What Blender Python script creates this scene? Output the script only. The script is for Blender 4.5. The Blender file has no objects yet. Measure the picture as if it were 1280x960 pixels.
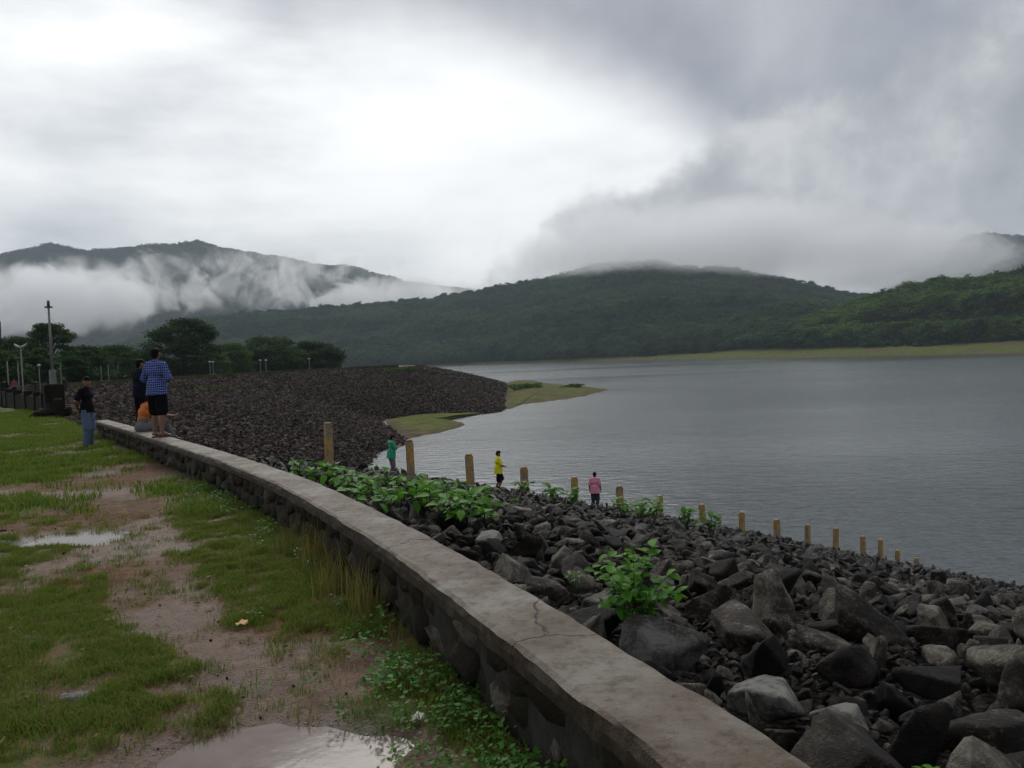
import bpy, bmesh, math, random
import numpy as np
from mathutils import Vector, Matrix

random.seed(7)
rng = np.random.default_rng(11)
scene = bpy.context.scene
COL = scene.collection
R = math.radians

# ------------------------------------------------------------------ camera
EYE = 1.55
FPX = 1000.0
ROLL = R(2.3)
PITCH = math.atan((480 - 443) / FPX * math.cos(ROLL))
cam_d = bpy.data.cameras.new('camera')
cam = bpy.data.objects.new('camera', cam_d)
COL.objects.link(cam)
cam_d.sensor_fit = 'HORIZONTAL'
cam_d.sensor_width = 36
cam_d.lens = 36 * FPX / 1280
cam_d.clip_start = 0.05
cam_d.clip_end = 40000
CR = Matrix.Rotation(math.pi / 2 - PITCH, 3, 'X') @ Matrix.Rotation(-ROLL, 3, 'Z')
cam.matrix_world = Matrix.Translation((0, 0, EYE)) @ CR.to_4x4()
scene.camera = cam


def ray(x, y):
    """direction of a point of the photograph, unit length in plan"""
    d = CR @ Vector(((x - 640) / FPX, (480 - y) / FPX, -1))
    return d / math.hypot(d.x, d.y)


def at_dist(x, y, dist):
    d = ray(x, y)
    return Vector((d.x * dist, d.y * dist, EYE + d.z * dist))


def at_z(x, y, z):
    d = ray(x, y)
    t = (z - EYE) / d.z
    return Vector((d.x * t, d.y * t, z))


# ------------------------------------------------------------------ render settings
scene.render.engine = 'CYCLES'
cy = scene.cycles
cy.use_denoising = True
cy.max_bounces = 8
cy.diffuse_bounces = 3
cy.glossy_bounces = 3
cy.transmission_bounces = 3
cy.volume_bounces = 5
cy.transparent_max_bounces = 8
cy.volume_max_steps = 256
cy.use_adaptive_sampling = True
cy.adaptive_threshold = 0.02
vs = scene.view_settings
vs.view_transform = 'Standard'
vs.look = 'None'
vs.exposure = 0.2
vs.gamma = 1.0
vs.use_curve_mapping = False

# ------------------------------------------------------------------ node helpers


class NT:
    def __init__(self, nt):
        self.nt = nt

    def n(self, kind, props=None, **inp):
        nd = self.nt.nodes.new(kind)
        for k, v in (props or {}).items():
            setattr(nd, k, v)
        for k, v in inp.items():
            self.set(nd, k, v)
        return nd

    def set(self, nd, k, v):
        sock = nd.inputs[int(k[1:])] if (k[0] == 'i' and k[1:].isdigit()) else nd.inputs[k.replace('_', ' ')]
        if isinstance(v, bpy.types.NodeSocket):
            self.nt.links.new(v, sock)
        elif isinstance(v, bpy.types.Node):
            self.nt.links.new(v.outputs[0], sock)
        else:
            if isinstance(v, (tuple, list)) and len(v) == 3 and sock.type == 'RGBA':
                v = (*v, 1)
            sock.default_value = v

    def math(self, op, a, b=0.0, c=None, clamp=False):
        nd = self.nt.nodes.new('ShaderNodeMath')
        nd.operation = op
        nd.use_clamp = clamp
        self.set(nd, 'i0', a)
        self.set(nd, 'i1', b)
        if c is not None:
            self.set(nd, 'i2', c)
        return nd.outputs[0]

    def vmath(self, op, a, b=None):
        nd = self.nt.nodes.new('ShaderNodeVectorMath')
        nd.operation = op
        self.set(nd, 'i0', a)
        if b is not None:
            self.set(nd, 'i1', b)
        return nd.outputs['Value'] if op in ('DOT_PRODUCT', 'LENGTH', 'DISTANCE') else nd.outputs[0]

    def step(self, v, a, b, lo=0.0, hi=1.0):
        nd = self.nt.nodes.new('ShaderNodeMapRange')
        nd.interpolation_type = 'SMOOTHSTEP'
        self.set(nd, 'i0', v)
        nd.inputs[1].default_value = a
        nd.inputs[2].default_value = b
        nd.inputs[3].default_value = lo
        nd.inputs[4].default_value = hi
        return nd.outputs[0]

    def mix(self, f, a, b, blend='MIX'):
        nd = self.nt.nodes.new('ShaderNodeMix')
        nd.data_type = 'RGBA'
        nd.blend_type = blend
        self.set(nd, 'i0', f)
        self.set(nd, 'i6', a)
        self.set(nd, 'i7', b)
        return nd.outputs[2]

    def ramp(self, f, stops):
        nd = self.nt.nodes.new('ShaderNodeValToRGB')
        el = nd.color_ramp.elements
        while len(el) < len(stops):
            el.new(0.5)
        for e, (p, c) in zip(el, stops):
            e.position = p
            e.color = (*c, 1) if len(c) == 3 else c
        self.set(nd, 'i0', f)
        return nd.outputs[0]

    def noise(self, vec, scale, detail=4, rough=0.55, lac=2.0, dist=0.0):
        nd = self.nt.nodes.new('ShaderNodeTexNoise')
        if vec is not None:
            self.set(nd, 'Vector', vec)
        nd.inputs['Scale'].default_value = scale
        nd.inputs['Detail'].default_value = detail
        nd.inputs['Roughness'].default_value = rough
        nd.inputs['Lacunarity'].default_value = lac
        nd.inputs['Distortion'].default_value = dist
        return nd.outputs[0]

    def voronoi(self, vec, scale, feature='F1', out='Distance'):
        nd = self.nt.nodes.new('ShaderNodeTexVoronoi')
        nd.feature = feature
        self.set(nd, 'Vector', vec)
        nd.inputs['Scale'].default_value = scale
        return nd.outputs[out]


MATS = {}


def material(name, build):
    m = bpy.data.materials.new(name)
    m.use_nodes = True
    nt = m.node_tree
    nt.nodes.clear()
    t = NT(nt)
    out = nt.nodes.new('ShaderNodeOutputMaterial')
    build(t, out)
    MATS[name] = m
    return m


def surf(t, out, color, rough=0.8, bump=None, bump_d=0.01, bump_s=1.0, spec=0.5, **kw):
    b = t.n('ShaderNodeBsdfPrincipled')
    t.set(b, 'Base Color', color)
    t.set(b, 'Roughness', rough)
    t.set(b, 'Specular IOR Level', spec)
    for k, v in kw.items():
        t.set(b, k, v)
    if bump is not None:
        bp = t.n('ShaderNodeBump')
        bp.inputs['Strength'].default_value = bump_s
        bp.inputs['Distance'].default_value = bump_d
        t.set(bp, 'Height', bump)
        t.nt.links.new(bp.outputs[0], b.inputs['Normal'])
    t.nt.links.new(b.outputs[0], out.inputs['Surface'])
    return b


# ------------------------------------------------------------------ world: overcast sky
SUN_AZ, SUN_EL = R(-8), R(42)          # azimuth from the view axis, towards the bright opening
world = bpy.data.worlds.new('World')
scene.world = world
world.use_nodes = True
wt = NT(world.node_tree)
world.node_tree.nodes.clear()
wout = wt.n('ShaderNodeOutputWorld')
bg = wt.n('ShaderNodeBackground')
bg.inputs['Strength'].default_value = 0.1
world.node_tree.links.new(bg.outputs[0], wout.inputs['Surface'])
sky = wt.n('ShaderNodeTexSky')
sky.sky_type = 'NISHITA'
sky.sun_disc = False
sky.sun_elevation = SUN_EL
sky.sun_rotation = SUN_AZ
sky.air_density = 1.0
sky.dust_density = 2.0
wd = wt.n('ShaderNodeTexCoord').outputs['Generated']


def unit(x, y):
    return (CR @ Vector(((x - 640) / FPX, (480 - y) / FPX, -1))).normalized()


def half_space(pa, pb, inside):
    n = unit(*pa).cross(unit(*pb)).normalized()
    if n.dot(unit(*inside)) < 0:
        n = -n
    return tuple(n)


def sky_clouds():
    t = wt
    n_big = t.noise(wd, 2.2, 5, 0.5)
    n_mid = t.noise(wd, 6.0, 7, 0.56)
    stretch = t.n('ShaderNodeMapping')
    t.set(stretch, 'Vector', wd)
    stretch.inputs['Scale'].default_value = (1.0, 1.0, 3.2)
    n_str = t.noise(stretch.outputs[0], 3.4, 6, 0.52)
    # bright veil with soft streaks
    veil = t.ramp(n_str, [(0.30, (0.52, 0.545, 0.585)), (0.46, (0.76, 0.78, 0.80)), (0.64, (0.97, 0.98, 0.98))])
    glow = t.step(t.math('ADD', t.vmath('DOT_PRODUCT', wd, tuple(unit(690, 175))), t.math('MULTIPLY', t.math('SUBTRACT', n_big, 0.5), 0.1)), 0.955, 0.998)
    veil = t.mix(glow, veil, t.mix(0.62, veil, (1.06, 1.07, 1.07)))
    # upper grey deck
    d1 = t.vmath('DOT_PRODUCT', wd, half_space((500, 20), (860, 165), (1000, 40)))
    d1 = t.math('ADD', d1, t.math('MULTIPLY', t.math('SUBTRACT', n_big, 0.5), 0.22))
    m1 = t.step(d1, -0.05, 0.07)
    deck = t.ramp(n_mid, [(0.32, (0.26, 0.275, 0.32)), (0.5, (0.33, 0.345, 0.385)), (0.68, (0.42, 0.43, 0.46))])
    c = t.mix(m1, veil, deck)
    # heap of cloud standing over the right-hand hills
    d2 = t.vmath('DOT_PRODUCT', wd, half_space((870, 185), (590, 345), (1000, 320)))
    n_puff = t.noise(wd, 9.0, 8, 0.6)
    d2 = t.math('ADD', d2, t.math('MULTIPLY', t.math('SUBTRACT', n_puff, 0.5), 0.16))
    m2 = t.step(d2, -0.008, 0.036)
    d3 = t.vmath('DOT_PRODUCT', wd, half_space((840, 150), (1060, 80), (1000, 300)))
    d3 = t.math('ADD', d3, t.math('MULTIPLY', t.math('SUBTRACT', n_puff, 0.5), 0.16))
    m2 = t.math('MULTIPLY', m2, t.step(d3, -0.03, 0.035))
    n_bil = t.noise(wd, 6.5, 8, 0.6, 2.2)
    puff = t.ramp(t.math('MULTIPLY_ADD', n_bil, 0.65, t.math('MULTIPLY', n_puff, 0.35)), [(0.38, (0.30, 0.315, 0.335)), (0.49, (0.40, 0.41, 0.43)), (0.60, (0.56, 0.57, 0.58))])
    c = t.mix(m2, c, puff)
    # below the horizon: dull ground tone
    zz = t.n('ShaderNodeSeparateXYZ', Vector=wd).outputs[2]
    c = t.mix(t.step(zz, -0.02, 0.0), (0.10, 0.11, 0.11), c)
    c10 = t.mix(1.0, c, (10.8, 10.8, 10.8), 'MULTIPLY')
    return t.mix(0.95, sky.outputs[0], c10)


wt.nt.links.new(sky_clouds(), bg.inputs['Color'])
world.cycles.sampling_method = 'MANUAL'
world.cycles.sample_map_resolution = 256

sun_d = bpy.data.lights.new('sun', 'SUN')
sun_d.energy = 1.5
sun_d.angle = R(35)
sun_d.color = (1.0, 0.97, 0.93)
sun = bpy.data.objects.new('sun', sun_d)
COL.objects.link(sun)
sd = Vector((math.sin(SUN_AZ) * math.cos(SUN_EL), math.cos(SUN_AZ) * math.cos(SUN_EL), math.sin(SUN_EL)))
sun.rotation_euler = (-sd).to_track_quat('-Z', 'Y').to_euler()
sun.location = sd * 60

# ------------------------------------------------------------------ object helpers


def link(name, me, mat=None, parent=None, loc=None):
    o = bpy.data.objects.new(name, me)
    COL.objects.link(o)
    if mat is not None and me is not None and not me.materials:
        me.materials.append(MATS[mat] if isinstance(mat, str) else mat)
    if parent is not None:
        o.parent = parent
    if loc is not None:
        o.location = loc
    return o


def tag(o, label=None, cat=None, group=None, kind=None):
    if label:
        o['label'] = label
    if cat:
        o['category'] = cat
    if group:
        o['group'] = group
    if kind:
        o['kind'] = kind
    return o


def empty(name, loc=(0, 0, 0), rz=0.0):
    o = bpy.data.objects.new(name, None)
    COL.objects.link(o)
    o.location = loc
    o.rotation_euler = (0, 0, rz)
    o.empty_display_size = 0.2
    return o


def mesh(name, v, f, smooth=False):
    me = bpy.data.meshes.new(name)
    v = np.asarray(v, dtype=np.float64)
    me.from_pydata(v.tolist() if len(v) else [], [], f if isinstance(f, list) else np.asarray(f).tolist())
    me.update()
    if smooth:
        me.polygons.foreach_set('use_smooth', np.ones(len(me.polygons), dtype=bool))
    return me


def copy_tree(o, parent=None):
    c = o.copy()
    COL.objects.link(c)
    c.parent = parent
    for ch in list(o.children):
        copy_tree(ch, c)
    return c


def grid_faces(nx, ny):
    i = np.arange(nx * ny).reshape(nx, ny)
    return np.stack([i[:-1, :-1], i[1:, :-1], i[1:, 1:], i[:-1, 1:]], -1).reshape(-1, 4)


def fattr(me, name, vals):
    a = me.attributes.new(name, 'FLOAT', 'POINT')
    a.data.foreach_set('value', np.asarray(vals, dtype=np.float32).ravel())


# numpy noise
def _hash(ix, iy, seed):
    h = (ix.astype(np.int64) * 374761393 + iy.astype(np.int64) * 668265263 + seed * 1442695041) & 0x7fffffff
    h = ((h ^ (h >> 13)) * 1274126177) & 0x7fffffff
    return ((h ^ (h >> 16)) & 0xffff) / 65535.0


def vnoise(x, y, seed=0):
    x = np.asarray(x, float)
    y = np.asarray(y, float)
    ix, iy = np.floor(x), np.floor(y)
    fx, fy = x - ix, y - iy
    fx = fx * fx * (3 - 2 * fx)
    fy = fy * fy * (3 - 2 * fy)
    a = _hash(ix, iy, seed)
    b = _hash(ix + 1, iy, seed)
    c = _hash(ix, iy + 1, seed)
    d = _hash(ix + 1, iy + 1, seed)
    return (a * (1 - fx) + b * fx) * (1 - fy) + (c * (1 - fx) + d * fx) * fy


def fbm(x, y, seed=0, octaves=4, gain=0.5):
    s, a, n = 0.0, 1.0, 0.0
    for k in range(octaves):
        s = s + a * vnoise(x * 2 ** k + 17.3 * k, y * 2 ** k - 9.1 * k, seed + k)
        n += a
        a *= gain
    return s / n


def sstep(v, a, b):
    u = np.clip((v - a) / (b - a), 0, 1)
    return u * u * (3 - 2 * u)


def catmull(pts, n):
    p = np.asarray(pts, float)
    p = np.vstack([2 * p[0] - p[1], p, 2 * p[-1] - p[-2]])
    out = []
    m = len(p) - 3
    for t in np.linspace(0, m - 1e-6, n):
        k = int(t)
        u = t - k
        a, b, c, d = p[k:k + 4]
        out.append(0.5 * (2 * b + (c - a) * u + (2 * a - 5 * b + 4 * c - d) * u * u + (3 * b - a - 3 * c + d) * u ** 3))
    return np.array(out)


def poly_dist(x, y, pl):
    """distance to a polyline and the side (+ = right of its direction)"""
    x = np.asarray(x, float)
    y = np.asarray(y, float)
    best = np.full(x.shape, 1e18)
    side = np.zeros(x.shape)
    arc = np.zeros(x.shape)
    s0 = 0.0
    for (ax, ay), (bx, by) in zip(pl[:-1], pl[1:]):
        dx, dy = bx - ax, by - ay
        L2 = dx * dx + dy * dy
        u = np.clip(((x - ax) * dx + (y - ay) * dy) / L2, 0, 1)
        ex, ey = x - ax - u * dx, y - ay - u * dy
        d2 = ex * ex + ey * ey
        c = -(dx * (y - ay) - dy * (x - ax)) / math.sqrt(L2)
        m = d2 < best
        best = np.where(m, d2, best)
        side = np.where(m, c, side)
        arc = np.where(m, s0 + u * math.sqrt(L2), arc)
        s0 += math.sqrt(L2)
    return np.sqrt(best), side, arc


def instancer(name, pts, scl, rot, variants, idx, kind='stuff'):
    """a mesh of points carrying instances of the variant meshes (for what nobody could count)"""
    me = bpy.data.meshes.new(name)
    pts = np.asarray(pts, float)
    me.vertices.add(len(pts))
    me.vertices.foreach_set('co', pts.astype(np.float32).ravel())
    for nm, arr in (('scl', scl), ('rot', rot)):
        a = me.attributes.new(nm, 'FLOAT_VECTOR', 'POINT')
        a.data.foreach_set('vector', np.asarray(arr, np.float32).ravel())
    a = me.attributes.new('idx', 'INT', 'POINT')
    a.data.foreach_set('value', np.asarray(idx, np.int32))
    o = link(name, me)
    tag(o, kind=kind)
    coll = bpy.data.collections.new(name + '_kinds')
    for k, vme in enumerate(variants):
        coll.objects.link(bpy.data.objects.new('%s_kind_%02d' % (name, k), vme))
    ng = bpy.data.node_groups.new(name + '_scatter', 'GeometryNodeTree')
    ng.interface.new_socket('Geometry', in_out='INPUT', socket_type='NodeSocketGeometry')
    ng.interface.new_socket('Geometry', in_out='OUTPUT', socket_type='NodeSocketGeometry')
    gi = ng.nodes.new('NodeGroupInput')
    go = ng.nodes.new('NodeGroupOutput')
    ci = ng.nodes.new('GeometryNodeCollectionInfo')
    ci.inputs['Collection'].default_value = coll
    ci.inputs['Separate Children'].default_value = True
    ci.inputs['Reset Children'].default_value = True
    ip = ng.nodes.new('GeometryNodeInstanceOnPoints')
    ip.inputs['Pick Instance'].default_value = True

    def named(nm, dt):
        nd = ng.nodes.new('GeometryNodeInputNamedAttribute')
        nd.data_type = dt
        nd.inputs['Name'].default_value = nm
        return nd.outputs['Attribute']
    L = ng.links.new
    L(gi.outputs[0], ip.inputs['Points'])
    L(ci.outputs[0], ip.inputs['Instance'])
    L(named('idx', 'INT'), ip.inputs['Instance Index'])
    er = ng.nodes.new('FunctionNodeEulerToRotation')
    L(named('rot', 'FLOAT_VECTOR'), er.inputs[0])
    L(er.outputs[0], ip.inputs['Rotation'])
    L(named('scl', 'FLOAT_VECTOR'), ip.inputs['Scale'])
    L(ip.outputs[0], go.inputs[0])
    md = o.modifiers.new('scatter', 'NODES')
    md.node_group = ng
    return o


# ------------------------------------------------------------------ materials


def objco(t):
    return t.n('ShaderNodeTexCoord').outputs['Object']


def geopos(t):
    return t.n('ShaderNodeNewGeometry').outputs['Position']


def attr(t, name):
    return t.n('ShaderNodeAttribute', {'attribute_name': name}).outputs['Fac']


def m_ground(t, out):
    p = geopos(t)
    mud, wet = attr(t, 'mud'), attr(t, 'wet')
    n1 = t.noise(p, 9.0, 6, 0.62)
    n2 = t.noise(p, 55.0, 5, 0.65)
    n3 = t.noise(p, 1.3, 4, 0.5)
    turf = t.ramp(n1, [(0.3, (0.045, 0.055, 0.013)), (0.46, (0.085, 0.100, 0.022)), (0.56, (0.135, 0.105, 0.040)), (0.68, (0.16, 0.098, 0.052))])
    earth = t.ramp(t.math('MULTIPLY_ADD', n2, 0.45, t.math('MULTIPLY', n1, 0.55)),
                   [(0.3, (0.052, 0.029, 0.014)), (0.5, (0.135, 0.080, 0.044)), (0.66, (0.23, 0.148, 0.092))])
    earth = t.mix(t.step(n3, 0.4, 0.62, 0.0, 0.6), earth, t.mix(1.0, earth, (1.0, 0.74, 0.58), 'MULTIPLY'))
    k = t.step(t.math('ADD', mud, t.math('MULTIPLY', t.math('SUBTRACT', n2, 0.5), 0.9)), 0.38, 0.62)
    c = t.mix(k, turf, earth)
    c = t.mix(t.math('MULTIPLY', wet, 0.7), c, t.mix(1.0, c, (0.55, 0.55, 0.55), 'MULTIPLY'))
    peb = t.voronoi(p, 38.0)
    peb = t.step(peb, 0.12, 0.4, 1.0, 0.0)
    h = t.math('ADD', t.math('MULTIPLY', n2, 0.7), t.math('MULTIPLY', peb, 0.35))
    r = t.math('MULTIPLY_ADD', wet, -0.5, 0.78)
    r = t.math('MULTIPLY_ADD', t.math('SUBTRACT', n2, 0.5), 0.35, r, clamp=True)
    surf(t, out, c, r, h, 0.03, 0.75, t.math('MULTIPLY_ADD', wet, 0.32, 0.10))


material('ground', m_ground)


def m_puddle(t, out):
    p = geopos(t)
    n = t.noise(p, 14.0, 3, 0.5)
    c = t.ramp(t.noise(p, 3.0, 4), [(0.35, (0.12, 0.085, 0.065)), (0.7, (0.19, 0.145, 0.115))])
    surf(t, out, c, 0.11, n, 0.003, 0.2, 0.4, IOR=1.33)


material('puddle', m_puddle)


def rockish(dark, mid, pale, bias=(0.45, 0.8), sc=3.0, spec=0.2, rbase=0.42):
    def f(t, out):
        o = t.n('ShaderNodeObjectInfo').outputs['Random']
        p = objco(t)
        off = t.vmath('ADD', p, t.n('ShaderNodeCombineXYZ', X=t.math('MULTIPLY', o, 37.0), Y=t.math('MULTIPLY', o, 91.0)).outputs[0])
        n1 = t.noise(off, sc, 7, 0.62)
        n2 = t.noise(off, sc * 7, 6, 0.68)
        n3 = t.noise(off, sc * 30, 3, 0.6)
        base = t.ramp(o, [(0.0, dark), (bias[0], tuple(q * 0.75 for q in mid)), (bias[1], tuple(q * 1.35 for q in mid)), (1.0, pale)])
        c = t.mix(t.step(n1, 0.4, 0.58), t.mix(1.0, base, (0.30, 0.28, 0.26), 'MULTIPLY'), base)
        c = t.mix(t.step(n2, 0.5, 0.7, 0, 0.55), c, t.mix(1.0, base, (1.75, 1.7, 1.55), 'MULTIPLY'))
        c = t.mix(t.step(n3, 0.6, 0.75, 0, 0.5), c, t.mix(1.0, c, (0.45, 0.42, 0.4), 'MULTIPLY'))
        # pale lichen film in random patches
        lich = t.step(t.math('MULTIPLY_ADD', n2, 0.5, t.math('MULTIPLY', n1, 0.5)), 0.5, 0.6, 0, 0.7)
        c = t.mix(t.math('MULTIPLY', lich, t.step(o, 0.2, 0.85)), c, (0.30, 0.285, 0.22))
        h = t.math('ADD', t.math('MULTIPLY', n2, 0.7), t.math('MULTIPLY', n3, 0.45))
        r = t.math('MULTIPLY_ADD', n2, 0.45, rbase, clamp=True)
        surf(t, out, c, r, h, 0.09, 0.8, spec)
    return f


material('rock', rockish((0.014, 0.011, 0.009), (0.062, 0.048, 0.037), (0.30, 0.275, 0.22)))
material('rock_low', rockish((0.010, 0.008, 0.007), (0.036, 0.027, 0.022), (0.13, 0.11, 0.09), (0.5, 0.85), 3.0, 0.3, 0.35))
material('rock_glint', rockish((0.09, 0.07, 0.055), (0.17, 0.135, 0.11), (0.26, 0.22, 0.185), (0.45, 0.8), 3.0, 0.5, 0.2))  # wet shining stones: their glints are put into a paler base colour
material('rock_pale', rockish((0.21, 0.205, 0.185), (0.24, 0.235, 0.215), (0.27, 0.265, 0.24)))
material('rock_far', rockish((0.022, 0.016, 0.0135), (0.068, 0.047, 0.039), (0.15, 0.11, 0.095), (0.5, 0.75), 3.0, 0.06, 0.7))


def m_bed(t, out):
    p = geopos(t)
    c = t.ramp(t.noise(p, 2.5, 6, 0.65), [(0.3, (0.010, 0.008, 0.007)), (0.7, (0.035, 0.028, 0.024))])
    st = t.voronoi(p, 14.0)
    c = t.mix(t.step(st, 0.1, 0.5), t.mix(1.0, c, (2.6, 2.4, 2.2), 'MULTIPLY'), c)
    surf(t, out, c, 0.9, t.math('SUBTRACT', t.noise(p, 6, 6, 0.7), t.math('MULTIPLY', st, 0.8)), 0.12, 1.0, 0.1)


material('bed', m_bed)


def m_concrete(t, out):
    p = geopos(t)
    n1 = t.noise(p, 1.7, 6, 0.66)
    n2 = t.noise(p, 16, 7, 0.7)
    n3 = t.noise(p, 120, 4, 0.65)
    c = t.ramp(n1, [(0.34, (0.088, 0.060, 0.037)), (0.45, (0.15, 0.114, 0.078)), (0.55, (0.20, 0.172, 0.132)), (0.68, (0.28, 0.262, 0.22))])
    c = t.mix(t.step(n2, 0.48, 0.66, 0, 0.75), c, t.mix(1.0, c, (0.5, 0.46, 0.42), 'MULTIPLY'))
    c = t.mix(t.step(n3, 0.55, 0.75, 0, 0.6), c, t.mix(1.0, c, (0.5, 0.5, 0.5), 'MULTIPLY'))
    wob = t.vmath('MULTIPLY', t.n('ShaderNodeTexNoise', Vector=p, Scale=4.0).outputs[1], (0.3, 0.3, 0.3))
    cr = t.voronoi(t.vmath('ADD', p, wob), 0.55, 'DISTANCE_TO_EDGE')
    crack = t.step(cr, 0.001, 0.006, 1.0, 0.0)
    c = t.mix(t.math('MULTIPLY', crack, t.step(n2, 0.42, 0.52)), c, (0.030, 0.024, 0.018))
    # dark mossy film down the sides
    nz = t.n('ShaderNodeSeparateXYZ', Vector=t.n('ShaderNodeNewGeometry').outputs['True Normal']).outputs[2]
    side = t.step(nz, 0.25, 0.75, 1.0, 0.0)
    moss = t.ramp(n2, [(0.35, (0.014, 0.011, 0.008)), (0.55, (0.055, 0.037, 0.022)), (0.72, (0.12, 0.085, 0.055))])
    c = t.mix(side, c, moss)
    h = t.math('ADD', t.math('MULTIPLY', n2, 0.7), t.math('MULTIPLY', n3, 0.5))
    h = t.math('SUBTRACT', h, t.math('MULTIPLY', crack, 0.6))
    surf(t, out, c, t.math('MULTIPLY_ADD', n2, 0.5, 0.34, clamp=True), h, 0.02, 0.9, 0.25)


material('concrete', m_concrete)


def m_masonry(t, out):
    o = t.n('ShaderNodeObjectInfo').outputs['Random']
    p = geopos(t)
    n1 = t.noise(p, 5, 6, 0.62)
    n2 = t.noise(p, 34, 6, 0.68)
    base = t.ramp(o, [(0.0, (0.018, 0.014, 0.010)), (0.55, (0.042, 0.033, 0.022)), (0.85, (0.075, 0.058, 0.04)), (1.0, (0.17, 0.15, 0.12))])
    c = t.mix(t.step(n1, 0.4, 0.62, 0, 0.85), base, (0.02, 0.017, 0.011))
    c = t.mix(t.step(n2, 0.56, 0.7, 0, 0.6), c, t.mix(1.0, base, (2.2, 2.1, 1.8), 'MULTIPLY'))
    c = t.mix(t.step(t.noise(p, 11, 4), 0.56, 0.68, 0, 0.5), c, (0.035, 0.045, 0.014))
    surf(t, out, c, 0.85, t.math('ADD', n1, n2), 0.03, 0.9, 0.12)


material('masonry', m_masonry)


def m_mortar(t, out):
    p = geopos(t)
    c = t.ramp(t.noise(p, 8, 6, 0.65), [(0.35, (0.010, 0.0085, 0.006)), (0.7, (0.034, 0.029, 0.019))])
    surf(t, out, c, 0.9, t.noise(p, 22, 6, 0.7), 0.02, 0.8)


material('mortar', m_mortar)


def m_water(t, out):
    p = geopos(t)
    mp = t.n('ShaderNodeMapping', Vector=p)
    mp.inputs['Rotation'].default_value = (0, 0, R(14))
    mp.inputs['Scale'].default_value = (0.55, 1.0, 1.0)
    v = mp.outputs[0]
    n1 = t.noise(v, 0.9, 4, 0.6)
    n2 = t.noise(v, 0.22, 3, 0.5)
    wind = t.step(t.noise(t.n('ShaderNodeMapping', Vector=p, Scale=(0.0025, 0.010, 1)).outputs[0], 1.0, 3, 0.5), 0.38, 0.62, 0.3, 1.1)
    h = t.math('MULTIPLY', t.math('ADD', n1, t.math('MULTIPLY', n2, 0.7)), wind)
    surf(t, out, (0.055, 0.066, 0.068), 0.16, h, 0.28, 1.0, 0.5, IOR=1.33)


material('water', m_water)


def m_shore(t, out):
    p = geopos(t)
    n1 = t.noise(p, 0.03, 6, 0.6)
    n2 = t.noise(p, 0.35, 6, 0.65)
    g = t.ramp(n2, [(0.3, (0.045, 0.070, 0.014)), (0.5, (0.095, 0.118, 0.024)), (0.72, (0.16, 0.13, 0.05))])
    e = t.ramp(n2, [(0.3, (0.06, 0.042, 0.026)), (0.7, (0.16, 0.115, 0.075))])
    k = t.math('ADD', t.step(n1, 0.52, 0.66), attr(t, 'edge'), clamp=True)
    c = t.mix(k, g, e)
    c = t.mix(attr(t, 'wood'), c, t.ramp(n2, [(0.35, (0.010, 0.016, 0.007)), (0.65, (0.028, 0.042, 0.015))]))
    surf(t, out, c, 0.95, n2, 0.4, 0.6, 0.05)


material('shore', m_shore)


def leafmat(name, c0, c1, c2, rough=0.5, trans=0.25, vary=1.0, spec=0.12):
    def f(t, out):
        o = t.n('ShaderNodeObjectInfo').outputs['Random']
        p = objco(t)
        isl = t.n('ShaderNodeNewGeometry').outputs['Random Per Island']
        f_ = t.math('MULTIPLY_ADD', isl, 0.5, t.math('MULTIPLY', o, 0.5 * vary))
        if name in ('foliage_hill', 'foliage_mid'):
            patch = t.step(t.noise(geopos(t), 0.009, 4, 0.6), 0.36, 0.66, -0.16, 0.34)
            f_ = t.math('ADD', f_, patch, clamp=True)
        c = t.ramp(f_, [(0.1, c0), (0.5, c1), (0.95, c2)])
        b = t.n('ShaderNodeBsdfPrincipled')
        t.set(b, 'Base Color', c)
        t.set(b, 'Roughness', rough)
        t.set(b, 'Specular IOR Level', spec)
        tr = t.n('ShaderNodeBsdfTranslucent')
        t.set(tr, 'Color', t.mix(1.0, c, (1.3, 1.4, 0.8), 'MULTIPLY'))
        mx = t.n('ShaderNodeMixShader')
        mx.inputs[0].default_value = trans
        t.nt.links.new(b.outputs[0], mx.inputs[1])
        t.nt.links.new(tr.outputs[0], mx.inputs[2])
        t.nt.links.new(mx.outputs[0], out.inputs['Surface'])
    material(name, f)


leafmat('foliage_dark', (0.012, 0.030, 0.009), (0.034, 0.074, 0.019), (0.080, 0.145, 0.036), 0.7, 0.3)
leafmat('foliage_hill', (0.010, 0.030, 0.014), (0.028, 0.070, 0.028), (0.072, 0.135, 0.048), 0.8, 0.2, 1.0, 0.05)
leafmat('foliage_mid', (0.014, 0.036, 0.008), (0.048, 0.100, 0.020), (0.12, 0.20, 0.04), 0.8, 0.25, 1.0, 0.05)
leafmat('leaf_bright', (0.040, 0.14, 0.010), (0.078, 0.23, 0.018), (0.14, 0.31, 0.032), 0.5, 0.35, 1.0, 0.12)
leafmat('leaf_yellow', (0.12, 0.17, 0.03), (0.19, 0.22, 0.05), (0.26, 0.25, 0.09), 0.5, 0.3)
leafmat('leaf_weed', (0.030, 0.11, 0.012), (0.055, 0.17, 0.018), (0.10, 0.24, 0.028), 0.5, 0.3, 1.0, 0.2)
leafmat('grass_blade', (0.048, 0.102, 0.012), (0.102, 0.17, 0.024), (0.21, 0.21, 0.06), 0.7, 0.35, 1.0, 0.08)
leafmat('grass_dry', (0.09, 0.095, 0.022), (0.16, 0.14, 0.048), (0.23, 0.19, 0.08), 0.7, 0.3)
leafmat('leaf_fallen', (0.09, 0.055, 0.022), (0.22, 0.16, 0.07), (0.38, 0.32, 0.14), 0.7, 0.1)


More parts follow.
